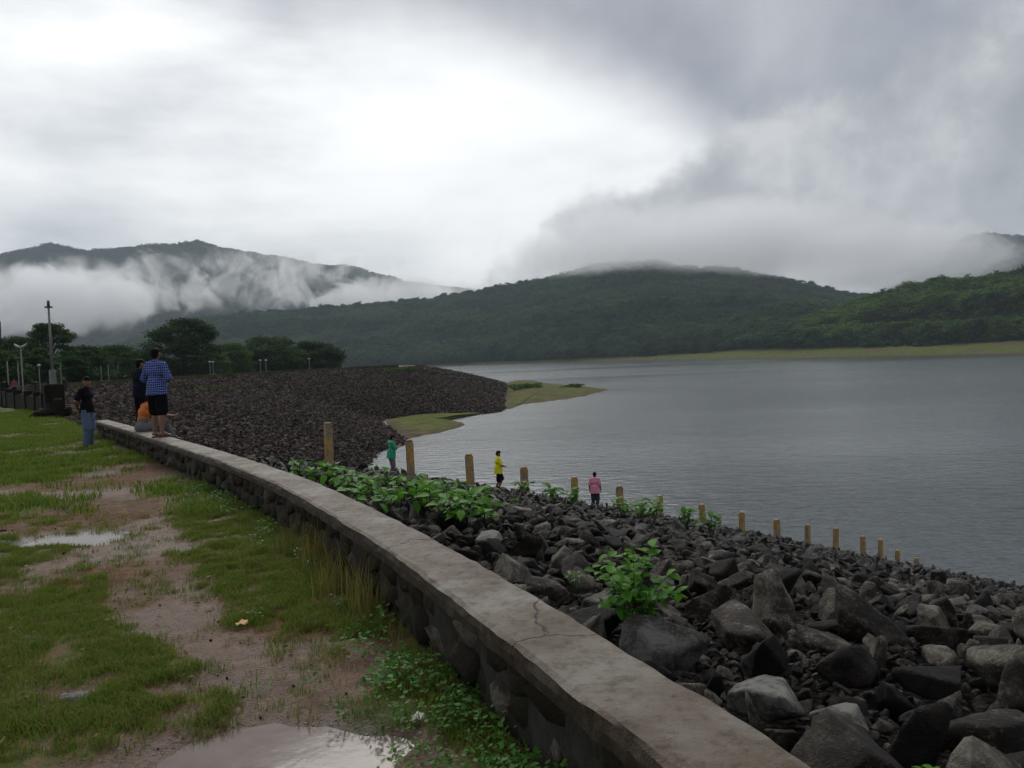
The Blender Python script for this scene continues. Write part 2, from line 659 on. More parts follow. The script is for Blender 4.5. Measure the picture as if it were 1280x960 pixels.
def plain(name, c, rough=0.7, var=0.35, sc=12.0, bump=0.004, spec=0.4):
    def f(t, out):
        p = objco(t)
        n = t.noise(p, sc, 5, 0.6)
        lo = tuple(a * (1 - var) for a in c)
        hi = tuple(min(1, a * (1 + var)) for a in c)
        surf(t, out, t.ramp(n, [(0.3, lo), (0.7, hi)]), rough, n, bump, 0.6, spec)
    material(name, f)


plain('bark', (0.04, 0.032, 0.025), 0.9, 0.5, 3, 0.05)
plain('stem', (0.05, 0.075, 0.02), 0.7)
plain('skin', (0.20, 0.105, 0.066), 0.5, 0.12, 20, 0.001)
plain('hair', (0.005, 0.0045, 0.004), 0.7, 0.4, 80, 0.006, 0.1)
plain('cloth_black', (0.007, 0.007, 0.008), 0.95, 0.3, 60, 0.004, 0.1)
plain('cloth_navy', (0.007, 0.009, 0.018), 0.95, 0.3, 60, 0.004, 0.1)
plain('denim', (0.085, 0.125, 0.20), 0.9, 0.35, 25)
plain('denim_dark', (0.025, 0.035, 0.06), 0.9, 0.35, 25)
plain('cloth_orange', (0.50, 0.135, 0.022), 0.85, 0.2, 12)
plain('cloth_grey', (0.13, 0.125, 0.13), 0.9, 0.2, 18)
plain('cloth_green', (0.03, 0.32, 0.17), 0.85, 0.2, 12)
plain('cloth_yellow', (0.75, 0.68, 0.015), 0.85, 0.12, 12)
plain('cloth_pink', (0.72, 0.27, 0.38), 0.85, 0.12, 12)
plain('cloth_red', (0.22, 0.06, 0.06), 0.85, 0.2, 12)
plain('cloth_white', (0.55, 0.53, 0.50), 0.8, 0.2, 14)
plain('sandal', (0.03, 0.02, 0.015), 0.7)
plain('shoe', (0.06, 0.055, 0.055), 0.6)
plain('face_dark', (0.012, 0.008, 0.007), 0.3)
plain('lip', (0.13, 0.05, 0.04), 0.5)
plain('phone', (0.01, 0.01, 0.012), 0.2)
plain('pole_paint', (0.19, 0.20, 0.185), 0.6, 0.3, 4, 0.004, 0.2)
plain('lamp_glass', (0.34, 0.36, 0.32), 0.4, 0.1, 6)
plain('metal_dark', (0.05, 0.05, 0.05), 0.5, 0.3, 8)
plain('stone_moss', (0.014, 0.013, 0.008), 0.95, 0.6, 4, 0.03, 0.15)
plain('crest_grass', (0.06, 0.06, 0.022), 0.95, 0.5, 0.4, 0.03, 0.1)
plain('wood_dead', (0.022, 0.019, 0.015), 0.95, 0.5, 6, 0.03, 0.15)
plain('paper', (0.55, 0.54, 0.50), 0.7, 0.1, 20)
plain('wrapper', (0.55, 0.33, 0.10), 0.5, 0.15, 30)
plain('flag_purple', (0.03, 0.022, 0.14), 0.8, 0.2, 3)
plain('slab', (0.22, 0.21, 0.19), 0.7, 0.3, 3)


def m_check(t, out):
    p = objco(t)
    s = t.n('ShaderNodeSeparateXYZ', Vector=p)

    def band(axis, per, w):
        a = t.math('FRACT', t.math('DIVIDE', axis, per))
        return t.math('LESS_THAN', a, w)
    diag = t.math('MULTIPLY_ADD', s.outputs[1], 0.9, s.outputs[0])
    wob = t.math('MULTIPLY', t.math('SUBTRACT', t.noise(p, 7, 2), 0.5), 0.06)
    bx, bz = band(t.math('ADD', diag, wob), 0.045, 0.42), band(t.math('ADD', s.outputs[2], wob), 0.045, 0.42)
    both = t.math('MULTIPLY', bx, bz)
    one = t.math('MAXIMUM', bx, bz)
    c = t.mix(one, (0.012, 0.024, 0.13), (0.022, 0.05, 0.24))
    c = t.mix(both, c, (0.30, 0.35, 0.55))
    surf(t, out, c, 0.9, t.noise(p, 9, 4), 0.01, 0.5)


material('cloth_check', m_check)


def m_stripe(t, out):
    p = objco(t)
    n = t.noise(p, 26, 2, 0.5, 2, 1.5)
    surf(t, out, t.ramp(n, [(0.44, (0.03, 0.028, 0.035)), (0.56, (0.22, 0.20, 0.21))]), 0.9)


material('cloth_pattern', m_stripe)


def m_post(t, out):
    o = t.n('ShaderNodeObjectInfo').outputs['Random']
    p = t.vmath('ADD', objco(t), t.n('ShaderNodeCombineXYZ', Z=t.math('MULTIPLY', o, 50)).outputs[0])
    n = t.noise(p, 5, 6, 0.65)
    n2 = t.noise(p, 28, 5, 0.7)
    c = t.ramp(n2, [(0.3, (0.30, 0.165, 0.035)), (0.65, (0.52, 0.33, 0.075))])
    c = t.mix(t.step(n, 0.46, 0.58, 0, 0.9), c, t.ramp(n2, [(0.35, (0.09, 0.07, 0.05)), (0.65, (0.32, 0.29, 0.24))]))
    c = t.mix(t.step(t.noise(p, 11, 4), 0.6, 0.7), c, (0.03, 0.024, 0.018))
    surf(t, out, c, 0.75, n2, 0.01, 0.6)


material('post_paint', m_post)

# ------------------------------------------------------------------ plan of the dam
LAKE = -10.9


def ground_base(x, y):
    y = np.asarray(y, float)
    return -0.016 * np.clip(y, -10, 25) - 0.002 * np.clip(y - 25, 0, 150)


WALL_C = [(5.0, -11.0), (3.3, -6.2), (1.75, -1.6), (1.08, 0.5), (0.60, 2.05), (0.31, 2.78), (0.03, 3.45), (-0.40, 4.45), (-0.98, 5.7),
          (-2.15, 8.0), (-3.2, 9.8), (-4.4, 11.75), (-6.65, 15.25), (-9.0, 18.9), (-12.35, 24.0)]
WALL_W = 0.365
wall_line = catmull(WALL_C, 240)
tan = np.gradient(wall_line, axis=0)
tan /= np.linalg.norm(tan, axis=1)[:, None]
wall_nrm = np.stack([tan[:, 1], -tan[:, 0]], 1)          # towards the lake
wall_s = np.concatenate([[0], np.cumsum(np.linalg.norm(np.diff(wall_line, axis=0), axis=1))])
CREST_FAR = [(-12.35, 24.0), (-22, 38), (-34, 53), (-47, 71), (-58, 95), (-63, 122), (-62, 160), (-58, 180), (-46, 212), (-28, 232)]
crest_far = catmull(CREST_FAR, 90)
crest_pl = np.vstack([wall_line[::4] + wall_nrm[::4] * 0.1, crest_far[3:], [(-30, 262), (-70, 330), (-220, 420), (-600, 520)]])
POST_P0 = np.array([-4.738, 21.0]) * 1.143
POST_D = np.array([1.652, 1.1446]) * 1.143
pu = POST_D / np.linalg.norm(POST_D)
pn = np.array([-pu[1], pu[0]])


def face_z(x, y):
    """upstream face beside the camera: falls from the wall, and away beyond the line of posts"""
    d, side, _ = poly_dist(x, y, wall_line[::6])
    z = ground_base(x, y) - 0.34 - 0.235 * d - 0.0016 * d * d + 0.46 * sstep(d, 0.3, 5.0) + 0.012 * d
    tt = (np.asarray(x) - POST_P0[0]) * pn[0] + (np.asarray(y) - POST_P0[1]) * pn[1]
    tp = np.maximum(tt - 0.3, 0)
    z = z - 0.14 * tp - 0.006 * np.minimum(tp, 25) ** 2
    return z, d, side, tt


# ------------------------------------------------------------------ ground (land side sheet)
MUD = [(40, 655, 0.62), (130, 645, 0.75), (165, 690, 0.50), (195, 735, 0.38), (235, 785, 0.33), (285, 825, 0.24), (320, 875, 0.18), (330, 940, 0.48), (450, 985, 0.45)]
mud_pts = [(at_z(x, y, -0.09), w) for x, y, w in MUD]
MUD2 = [(340, 790, 0.34), (385, 800, 0.28), (200, 955, 0.35), (90, 605, 1.0), (20, 605, 1.2), (195, 572, 0.6), (150, 548, 0.7), (60, 560, 1.0), (100, 880, 0.12), (230, 905, 0.2), (130, 505, 2)]
mud2_pts = [(at_z(x, y, -0.12), w) for x, y, w in MUD2]
PUD = [((345, 952), 0.62, 0.34), ((80, 668), 0.62, 0.46)]
pud_pts = [(at_z(x, y, -0.09), rx, ry) for (x, y), rx, ry in PUD]


def mud_mask(x, y):
    m = np.full(np.shape(x), 9.0)
    for (a, wa), (b, wb) in zip(mud_pts[:-1], mud_pts[1:]):
        dx, dy = b.x - a.x, b.y - a.y
        u = np.clip(((x - a.x) * dx + (y - a.y) * dy) / (dx * dx + dy * dy), 0, 1)
        d = np.hypot(x - a.x - u * dx, y - a.y - u * dy)
        m = np.minimum(m, d / (wa + (wb - wa) * u))
    for a, w in mud2_pts:
        m = np.minimum(m, np.hypot(x - a.x, y - a.y) / w + 0.15)
    nz = fbm(x * 1.6, y * 1.6, 3, 5, 0.62)
    core = 1 - sstep(m + (nz - 0.5) * 1.9 + (fbm(x * 7, y * 7, 13, 3) - 0.5) * 0.7, 0.7, 1.2)
    patch = sstep(fbm(x * 0.8 + 4, y * 0.6, 21, 5, 0.62) + 0.35 * (fbm(x * 5, y * 5, 9, 3) - 0.5), 0.52, 0.64)
    return np.maximum(core, patch * 0.85) * (1 - 0.85 * sstep(y, 40, 70)), m


def pud_depth(x, y):
    best = np.full(np.shape(x), 9.0)
    for c, rx, ry in pud_pts:
        best = np.minimum(best, np.hypot((x - c.x) / rx, (y - c.y) / ry))
    return best


def ground_z(x, y):
    d, side, _ = poly_dist(x, y, crest_pl)
    z = ground_base(x, y)
    near = 1 - sstep(y, 20, 40)
    mud, m = mud_mask(x, y)
    z = z + near * (0.045 * (fbm(x * 0.9, y * 0.9, 5, 4) - 0.5) + 0.036 * (fbm(x * 4, y * 4, 6, 5, 0.62) - 0.5) - 0.022 * mud)
    pd = pud_depth(x, y)
    z = z - near * 0.05 * (1 - sstep(pd + 0.5 * (fbm(x * 3.3, y * 3.3, 31, 4) - 0.5), 0.55, 1.2))
    lake = (side > 0) & (d > 0.0)
    z = np.where(lake, np.maximum(ground_base(x, y) - 0.05 - 1.2 * d, LAKE - 4), z)
    return z, mud, pd


def axis(segs):
    out = []
    for a, b, s in segs:
        out.append(np.arange(a, b, s))
    out.append([segs[-1][1]])
    return np.concatenate(out)


gx = axis([(-700, -100, 40), (-100, -30, 4), (-30, -12, 0.5), (-12, -6, 0.14), (-6, -3, 0.08), (-3, 0.9, 0.05), (0.9, 3, 0.3), (3, 30, 3), (30, 500, 40)])
gy = axis([(-200, -20, 20), (-20, 0, 1.5), (0, 1.6, 0.2), (1.6, 5.5, 0.045), (5.5, 10, 0.08), (10, 22, 0.18), (22, 50, 0.7), (50, 280, 5), (280, 900, 40)])
GX, GY = np.meshgrid(gx, gy, indexing='ij')
GZ, GM, GP = ground_z(GX, GY)
me = mesh('ground', np.stack([GX, GY, GZ], -1).reshape(-1, 3), grid_faces(len(gx), len(gy)), True)
fattr(me, 'mud', GM)
wet = np.maximum(1 - sstep(GP, 0.8, 1.6), 0.5 * GM * sstep(fbm(GX * 0.8, GY * 0.8, 44, 3), 0.4, 0.6))
fattr(me, 'wet', wet)
tag(link('ground', me, 'ground'), kind='structure')

for c, rx, ry in pud_pts:
    zc = float(ground_z(np.array([c.x]), np.array([c.y]))[0][0])
    n = 40
    v = [(c.x, c.y, 0)]
    for k in range(n):
        a = 2 * math.pi * k / n
        v.append((c.x + 1.45 * rx * math.cos(a), c.y + 1.45 * ry * math.sin(a), 0))
    v = np.array(v)
    v[:, 2] = zc + 0.021
    tag(link('puddle', mesh('puddle', v, [[0, k + 1, (k + 1) % n + 1] for k in range(n)]), 'puddle'), kind='structure')

# ------------------------------------------------------------------ lake
wx = np.array([-3300, -1500, -500, -150, -50, 0, 50, 150, 500, 1500, 3300.])
wy = np.array([-600, -100, 0, 30, 60, 120, 240, 500, 1000, 2500, 4900.])
WX, WY = np.meshgrid(wx, wy, indexing='ij')
tag(link('lake_water', mesh('lake_water', np.stack([WX, WY, np.full_like(WX, LAKE)], -1).reshape(-1, 3), grid_faces(len(wx), len(wy))), 'water'), kind='structure')

# ------------------------------------------------------------------ embankment beds
bx_ = axis([(-15, 8, 0.5), (8, 60, 1.5)])
by_ = axis([(-14, 30, 0.5), (30, 90, 1.5)])
BX, BY = np.meshgrid(bx_, by_, indexing='ij')
BZ, BD, BS, BT = face_z(BX, BY)
BZ = np.where(BS < 0, ground_base(BX, BY) - 0.55, BZ - 0.12)
BZ = np.where((BS < 0) & (BD > 0.6), -13, BZ)
BZ = np.maximum(BZ, -13.0)
ff = grid_faces(len(bx_), len(by_))
flat = BZ.reshape(-1)
ff = ff[(flat[ff] > -12.99).any(1)]
tag(link('embankment', mesh('embankment', np.stack([BX, BY, BZ], -1).reshape(-1, 3), ff, True), 'bed'), kind='structure')

TOE_FAR = [(22, 44), (8, 54), (-9, 68), (-16, 84), (-18.5, 105), (-16.9, 121), (-27, 162), (-20, 168.5), (-4, 174), (-1.8, 214)]
toe_far = catmull(TOE_FAR, 90)
NS, NTT = 90, 14


def far_face(s, t):
    """point of the far upstream face: s along the dam 0..89, t from crest 0 to toe 1"""
    k = np.clip(np.asarray(s, float), 0, 88.999)
    i = k.astype(int)
    u = (k - i)[..., None]
    c = crest_far[i] * (1 - u) + crest_far[i + 1] * u
    f = toe_far[i] * (1 - u) + toe_far[i + 1] * u
    t = np.asarray(t, float)
    p = c * (1 - t[..., None]) + f * t[..., None]
    cz = ground_base(c[..., 0], c[..., 1]) - 0.25 + 0.30 * sstep(s, 20, 45)
    z = cz + (LAKE + 0.15 - cz) * t + 0.5 * np.sin(np.pi * t) * sstep(s, 0, 10)
    z = z - 4.0 * (1 - sstep(s, 4, 34)) * np.minimum(t * 2.5, 1)
    z = z + 0.35 * (fbm(p[..., 0] * 0.09, p[..., 1] * 0.09, 51, 3) - 0.5)
    return np.concatenate([p, z[..., None]], -1)


S_, T_ = np.meshgrid(np.arange(NS), np.linspace(0, 1.12, NTT), indexing='ij')
FP = far_face(S_, T_)
# rounded end of the embankment, falling to the far water
end = []
c0, t0 = crest_far[-1], toe_far[-1]
for k, (tx, ty) in enumerate([(-1.0, 240), (-0.5, 300), (-1.5, 340), (-18, 352), (-40, 340)]):
    row = []
    cc = np.array([-28 - 0.5 * k, 232 + 8.0 * (k + 1)])
    for t in np.linspace(0, 1.12, NTT):
        q = cc * (1 - t) + np.array([tx, ty]) * t
        z0 = float(ground_base(cc[0], cc[1])) + 0.0
        row.append((q[0], q[1], z0 + (LAKE + 0.15 - z0) * t + 0.5 * math.sin(math.pi * min(t, 1))))
    end.append(row)
FPALL = np.concatenate([FP, np.array(end)], 0)
tag(link('embankment', mesh('embankment', FPALL.reshape(-1, 3) - np.array([0, 0, 0.15]), grid_faces(NS + 5, NTT)[:, ::-1], True), 'bed'), kind='structure')

# ------------------------------------------------------------------ grass shelves at the water's edge


def shelf(name, px, rise):
    pts = [at_z(x, y, LAKE + 0.02) for x, y in px]
    c = sum(pts, Vector()) / len(pts)
    ring = catmull([(p.x, p.y) for p in pts] + [(pts[0].x, pts[0].y)], 160)[:-1]
    ring = ring + (np.array([c.x, c.y]) - ring) * (0.16 * (fbm(ring[:, 0] * 0.5, ring[:, 1] * 0.25, 77, 4, 0.6) - 0.5))[:, None]
    v, f = [], []
    L = [(1.05, -0.25), (1.0, 0.02), (0.9, 0.25), (0.7, rise * 0.6), (0.4, rise), (0.1, rise)]
    for k, h in L:
        for (x, y) in ring:
            qx, qy = c.x + (x - c.x) * k, c.y + (y - c.y) * k
            v.append((qx, qy, LAKE + h + (0.3 * (float(fbm(qx * 0.2, qy * 0.2, 71, 3)) - 0.5) if k < 1 else 0)))
    n = len(ring)
    for a in range(len(L) - 1):
        for k in range(n):
            f.append([a * n + k, a * n + (k + 1) % n, (a + 1) * n + (k + 1) % n, (a + 1) * n + k])
    f.append([(len(L) - 1) * n + k for k in range(n)])
    me = mesh(name, v, f, True)
    ed = np.repeat([1.0, 0.9, 0.5, 0.1, 0, 0], n)
    fattr(me, 'edge', ed)
    fattr(me, 'wood', np.zeros(len(v)))
    return tag(link(name, me, 'shore'), kind='structure'), ring, c


shelf('grass_bank', [(482, 526), (490, 538), (503, 549), (525, 545), (552, 540), (581, 531), (566, 529), (548, 528), (575, 522), (610, 515), (560, 514), (510, 517)], 0.7)
shelf('grass_bank', [(628, 480), (628, 508), (660, 504), (700, 500), (738, 493), (758, 487), (735, 484), (690, 480), (655, 475)], 1.3)

# ------------------------------------------------------------------ hills
def interp(px, xs, ys):
    return np.interp(px, xs, ys)


def px_of(phi):
    """photo column of a plan direction at the horizon (small roll ignored)"""
    return 640 + FPX * np.tan(phi)


def horizon_y(px):
    return 443 - math.tan(ROLL) * (px - 640)


def hill(name, x0, x1, nphi, ridge_x, ridge_y, dist, shore_x, shore_d, tree_h, seed, nr=60, bank=0.0, z_in=None, rough=0.06, back=0.5):
    phi = np.linspace(math.atan((x0 - 640) / FPX), math.atan((x1 - 640) / FPX), nphi)
    px = px_of(phi)
    cosp = np.cos(phi)
    ry = interp(px, ridge_x, ridge_y)
    Rr = dist(px) if callable(dist) else np.full_like(px, dist)
    hz = (horizon_y(px) - ry) / FPX * Rr * cosp + EYE - tree_h
    r0 = interp(px, shore_x, shore_d)
    zin = (LAKE - 0.5) if z_in is None else z_in
    u = np.concatenate([np.linspace(0, 1, nr), 1 + np.linspace(0.04, back, nr // 4)])
    PHI, U = np.meshgrid(phi, u, indexing='ij')
    RR = r0[:, None] + (Rr - r0)[:, None] * U
    X, Y = RR * np.sin(PHI), RR * np.cos(PHI)
    amp = np.clip(hz - zin, 5, None)[:, None]
    w = (Rr - r0).mean()
    prof = np.where(U <= 1, np.sin(np.clip(U, 0, 1) * math.pi / 2) ** 1.25, 1 - 0.85 * (np.maximum(U - 1, 0) / back) ** 1.2)
    prof = 0.35 * np.where(U <= 1, U, prof) + 0.65 * prof
    spur = fbm(X / (w * 0.34), Y / (w * 0.42), seed, 5, 0.52) - 0.5
    env = np.where(U <= 1, np.sin(np.clip(U, 0, 1) * math.pi) ** 0.8, 0.3)
    Z = zin + amp * (prof + env * spur * 0.75) + amp * rough * (fbm(X / (w * 0.08), Y / (w * 0.08), seed + 9, 4) - 0.5) * np.clip(U * 3, 0, 1)
    cap_ = EYE + ((hz - EYE) / Rr)[:, None] * RR * (0.30 + 0.70 * np.clip(U, 0, 1)) - tree_h * 0.3
    Z = np.where((U < 1) & (Z > cap_) & (hz[:, None] > 20), cap_ - 0.15 * np.minimum(Z - cap_, 30), Z)
    if bank > 0:
        bt = (RR - r0[:, None]) / (bank * (0.3 + 0.7 * sstep(px, 640, 980)))[:, None]
        Z = np.where(bt < 1.6, np.minimum(Z, zin + 0.6 + (8.5 * (0.35 + 0.65 * sstep(px, 640, 980)))[:, None] * np.clip(bt, 0, 1.6)), Z)
        wood = sstep(bt + 0.5 * (fbm(X / 40, Y / 40, seed + 3, 4) - 0.5), 0.8, 1.15)
        edge = 1 - sstep(bt, 0.03, 0.16)
    else:
        wood = np.ones_like(Z)
        edge = np.zeros_like(Z)
    me = mesh(name, np.stack([X, Y, Z], -1).reshape(-1, 3), grid_faces(nphi, len(u))[:, ::-1], True)
    fattr(me, 'wood', wood)
    fattr(me, 'edge', edge)
    tag(link(name, me, 'shore'), kind='structure')
    return dict(X=X, Y=Y, Z=Z, W=wood, U=U)


def scatter_on(h, n, umax=1.12, wood_min=0.7, seed=1):
    """random points on a hill grid, even over its area"""
    r = np.random.default_rng(seed)
    X, Y, Z, W, U = h['X'], h['Y'], h['Z'], h['W'], h['U']
    dx1, dy1 = X[1:, :-1] - X[:-1, :-1], Y[1:, :-1] - Y[:-1, :-1]
    dx2, dy2 = X[:-1, 1:] - X[:-1, :-1], Y[:-1, 1:] - Y[:-1, :-1]
    A = np.abs(dx1 * dy2 - dx2 * dy1) * (U[:-1, :-1] < umax)
    p = (A / A.sum()).ravel()
    c = r.choice(len(p), n, p=p)
    i, j = np.unravel_index(c, A.shape)
    a, b = r.random(n), r.random(n)

    def bil(M):
        return (M[i, j] * (1 - a) + M[i + 1, j] * a) * (1 - b) + (M[i, j + 1] * (1 - a) + M[i + 1, j + 1] * a) * b
    w = bil(W)
    k = w > wood_min
    return np.stack([bil(X), bil(Y), bil(Z)], -1)[k]


SHX = [-200, 300, 480, 600, 760, 1000, 1280, 1500]
SHD = [900, 1150, 1180, 1120, 960, 700, 600, 560]
# far-off left mountain, far right mountain, middle hill, right wooded hill
h_back = hill('mountain', -160, 720, 240, [-160, 0, 30, 70, 120, 170, 260, 300, 330, 380, 440, 480, 520, 580, 650, 720],
              [330, 318, 308, 304, 312, 305, 301, 309, 317, 324, 331, 342, 352, 358, 372, 380], 4200, [-200, 1500], [2600, 2600], 14, 3, 70, z_in=10, rough=0.10, back=0.25)
h_back2 = hill('mountain', 1040, 1560, 120, [1040, 1120, 1180, 1200, 1215, 1240, 1280, 1400, 1560], [385, 355, 325, 300, 291, 289, 292, 285, 320], 3900, [-200, 1600], [2700, 2700], 14, 8, 50, z_in=10, back=0.25)
h_mid = hill('hill', -60, 1300, 380, [-60, 60, 130, 185, 215, 250, 330, 400, 470, 540, 600, 650, 700, 740, 780, 820, 870, 920, 960, 1010, 1060, 1120, 1200, 1300],
             [452, 446, 436, 420, 408, 396, 390, 385, 379, 373, 364, 355, 344, 335, 327, 326, 334, 338, 344, 354, 366, 372, 385, 400], 1800, SHX, SHD, 10, 21, 80, bank=60, back=0.3)
h_spur = hill('hill', 330, 1180, 240, [330, 400, 450, 520, 580, 640, 690, 740, 800, 860, 910, 960, 1010, 1060, 1120, 1180], [452, 441, 431, 424, 412, 396, 380, 374, 386, 392, 378, 370, 366, 378, 402, 425],
              1380, SHX, [x - 4 for x in SHD], 10, 57, 50, bank=60, back=0.35)
h_right = hill('hill', 960, 1560, 170, [960, 1000, 1035, 1080, 1120, 1160, 1200, 1240, 1280, 1400, 1560], [425, 405, 389, 375, 363, 352, 347, 344, 339, 325, 310],
               860, SHX, [x - 6 for x in SHD], 11, 33, 60, bank=75, back=0.5)


# ------------------------------------------------------------------ tree meshes
def leaf_cloud(pads, per, leaf, seed, up=0.55, shape=3):
    """crown of small leaf faces grouped in pads; pads = (x, y, z, rx, ry, rz)"""
    r = np.random.default_rng(seed)
    pads = np.asarray(pads, float)
    n = len(pads) * per
    P = np.repeat(pads, per, 0)
    d = r.normal(size=(n, 3))
    d /= np.linalg.norm(d, axis=1)[:, None]
    rad = r.random(n) ** (1 / 2.2)
    c = P[:, :3] + d * P[:, 3:6] * rad[:, None]
    nrm = d * (1 - up) + np.array([0, 0, up]) + r.normal(size=(n, 3)) * 0.38
    nrm /= np.linalg.norm(nrm, axis=1)[:, None]
    a = np.cross(nrm, r.normal(size=(n, 3)))
    a /= np.linalg.norm(a, axis=1)[:, None]
    b = np.cross(nrm, a)
    s = (leaf * r.uniform(0.6, 1.35, n))[:, None]
    if shape == 3:
        V = np.stack([c - a * s, c + a * s * 0.9 + b * s * 0.35, c + b * s * 1.1 - a * s * 0.2], 1)
        F = np.arange(n * 3).reshape(n, 3)
    else:
        V = np.stack([c - a * s, c - b * s * 0.55 + nrm * s * 0.1, c + a * s, c + b * s * 0.55 + nrm * s * 0.1], 1)
        F = np.arange(n * 4).reshape(n, 4)
    return V.reshape(-1, 3), F


def tube(v, f, pts, rad, n=6):
    base = len(v)
    pts = [Vector(p) for p in pts]
    for k, p in enumerate(pts):
        d = (pts[min(k + 1, len(pts) - 1)] - pts[max(k - 1, 0)]).normalized()
        a = d.orthogonal().normalized()
        b = d.cross(a)
        for j in range(n):
            q = p + (a * math.cos(2 * math.pi * j / n) + b * math.sin(2 * math.pi * j / n)) * rad[k]
            v.append(tuple(q))
    for k in range(len(pts) - 1):
        for j in range(n):
            f.append([base + k * n + j, base + k * n + (j + 1) % n, base + (k + 1) * n + (j + 1) % n, base + (k + 1) * n + j])
    f.append([base + j for j in range(n)][::-1])
    f.append([base + (len(pts) - 1) * n + j for j in range(n)])


def forest_crown(seed, style):
    r = random.Random(seed)
    pads = []
    n = 16
    for k in range(n):
        a = r.uniform(0, 2 * math.pi)
        if style == 'round':
            q = r.uniform(0.1, 1) ** 0.6
            z = 0.55 + 0.38 * math.cos(q * 1.5) + r.uniform(-0.08, 0.06)
            pads.append((0.36 * q * math.cos(a), 0.36 * q * math.sin(a), z, 0.17, 0.17, 0.12))
        else:
            q = r.uniform(0, 1)
            z = 0.35 + 0.6 * (1 - q)
            w = 0.10 + 0.2 * q
            pads.append((w * math.cos(a), w * math.sin(a), z, 0.13, 0.13, 0.10))
    v, f = leaf_cloud(pads, 34, 0.058, seed)
    me = mesh('forest_tree', v, f)
    tv, tf = [], []
    tube(tv, tf, [(0, 0, -0.05), (0.01, 0, 0.3), (0, 0.02, 0.62)], [0.03, 0.022, 0.012], 5)
    return v, f, tv, tf


def joined(name, v, f, tv, tf, mats):
    n = len(v)
    F = [list(map(int, q)) for q in f] + [[n + i for i in q] for q in tf]
    me = mesh(name, np.vstack([v, np.array(tv)]), F)
    for m in mats:
        me.materials.append(MATS[m])
    mi = np.zeros(len(F), np.int32)
    mi[len(f):] = 1
    me.polygons.foreach_set('material_index', mi)
    return me


fkinds = [forest_crown(100 + k, 'round' if k < 4 else 'tall') for k in range(6)]
hill_kinds = [joined('forest_tree', *k, ('foliage_hill', 'bark')) for k in fkinds]
mid_kinds = [joined('forest_tree', *k, ('foliage_mid', 'bark')) for k in fkinds]


def forest(name, pts, lo, hi, kinds, seed, flat=1.25):
    r = np.random.default_rng(seed)
    n = len(pts)
    big = fbm(pts[:, 0] / 60, pts[:, 1] / 60, seed, 3)
    s = (lo + (hi - lo) * r.random(n) ** 1.5) * (0.75 + 0.5 * big)
    scl = np.stack([s * flat * r.uniform(0.85, 1.2, n), s * flat * r.uniform(0.85, 1.2, n), s], -1)
    rot = np.zeros((n, 3))
    rot[:, 2] = r.random(n) * 6.28
    p = pts.copy()
    p[:, 2] -= s * 0.12
    o = instancer(name, p, scl, rot, kinds, r.integers(0, len(kinds), n))
    return o


o = forest('forest', scatter_on(h_mid, 60000, 1.1, 0.6, 5), 6, 19, hill_kinds, 5)
tag(o, 'dense dark green forest covering the long middle hill across the lake', 'forest')
o = forest('forest', scatter_on(h_spur, 26000, 1.12, 0.6, 15), 6, 18, hill_kinds, 15)
tag(o, 'green forest on the lower nearer ridge in front of the long middle hill', 'forest')
o = forest('forest', scatter_on(h_back, 60000, 1.06, 0.5, 6), 8, 17, hill_kinds, 6, 1.6)
tag(o, 'far blue-grey forest on the mist-wrapped mountain at the left', 'forest')
o = forest('forest', scatter_on(h_back2, 18000, 1.06, 0.5, 7), 8, 17, hill_kinds, 7, 1.6)
tag(o, 'far blue-grey forest on the mountain peak behind the right-hand trees', 'forest')
pr = scatter_on(h_right, 9000, 1.15, 0.6, 8)
o = forest('forest', pr, 9, 18, mid_kinds, 8)
tag(o, 'green wooded hillside rising behind the right-hand shore', 'forest')

# trees of the first rows above the right-hand bank: separate things
rr = random.Random(5)
tproto = []
for k, (v, f, tv, tf) in enumerate(fkinds):
    c = mesh('crown', v, f)
    c.materials.append(MATS['foliage_mid'])
    tr = mesh('trunk', tv, tf)
    tr.materials.append(MATS['bark'])
    tproto.append((c, tr))
front = []
X, Y, Z, W = h_right['X'], h_right['Y'], h_right['Z'], h_right['W']
for i in range(4, X.shape[0] - 50, 1):
    js = np.nonzero(W[i] > 0.6)[0]
    if len(js) and rr.random() < 0.62:
        j = js[0] + rr.randint(0, 1)
        front.append((X[i, j] + rr.uniform(-3, 3), Y[i, j] + rr.uniform(-2, 4), Z[i, j]))
for (x, y, z) in front:
    t = empty('shore_tree', (x, y, z - 0.4), rr.uniform(0, 6.28))
    h = rr.uniform(9, 17)
    c, tr = rr.choice(tproto)
    w = h * rr.uniform(1.0, 1.4)
    t.scale = (w, w, h)
    link('crown', c, parent=t)
    link('trunk', tr, parent=t)
    tag(t, 'bushy green tree at the wood\'s edge above the grassy right-hand shore', 'tree', 'trees edging the right-hand shore')

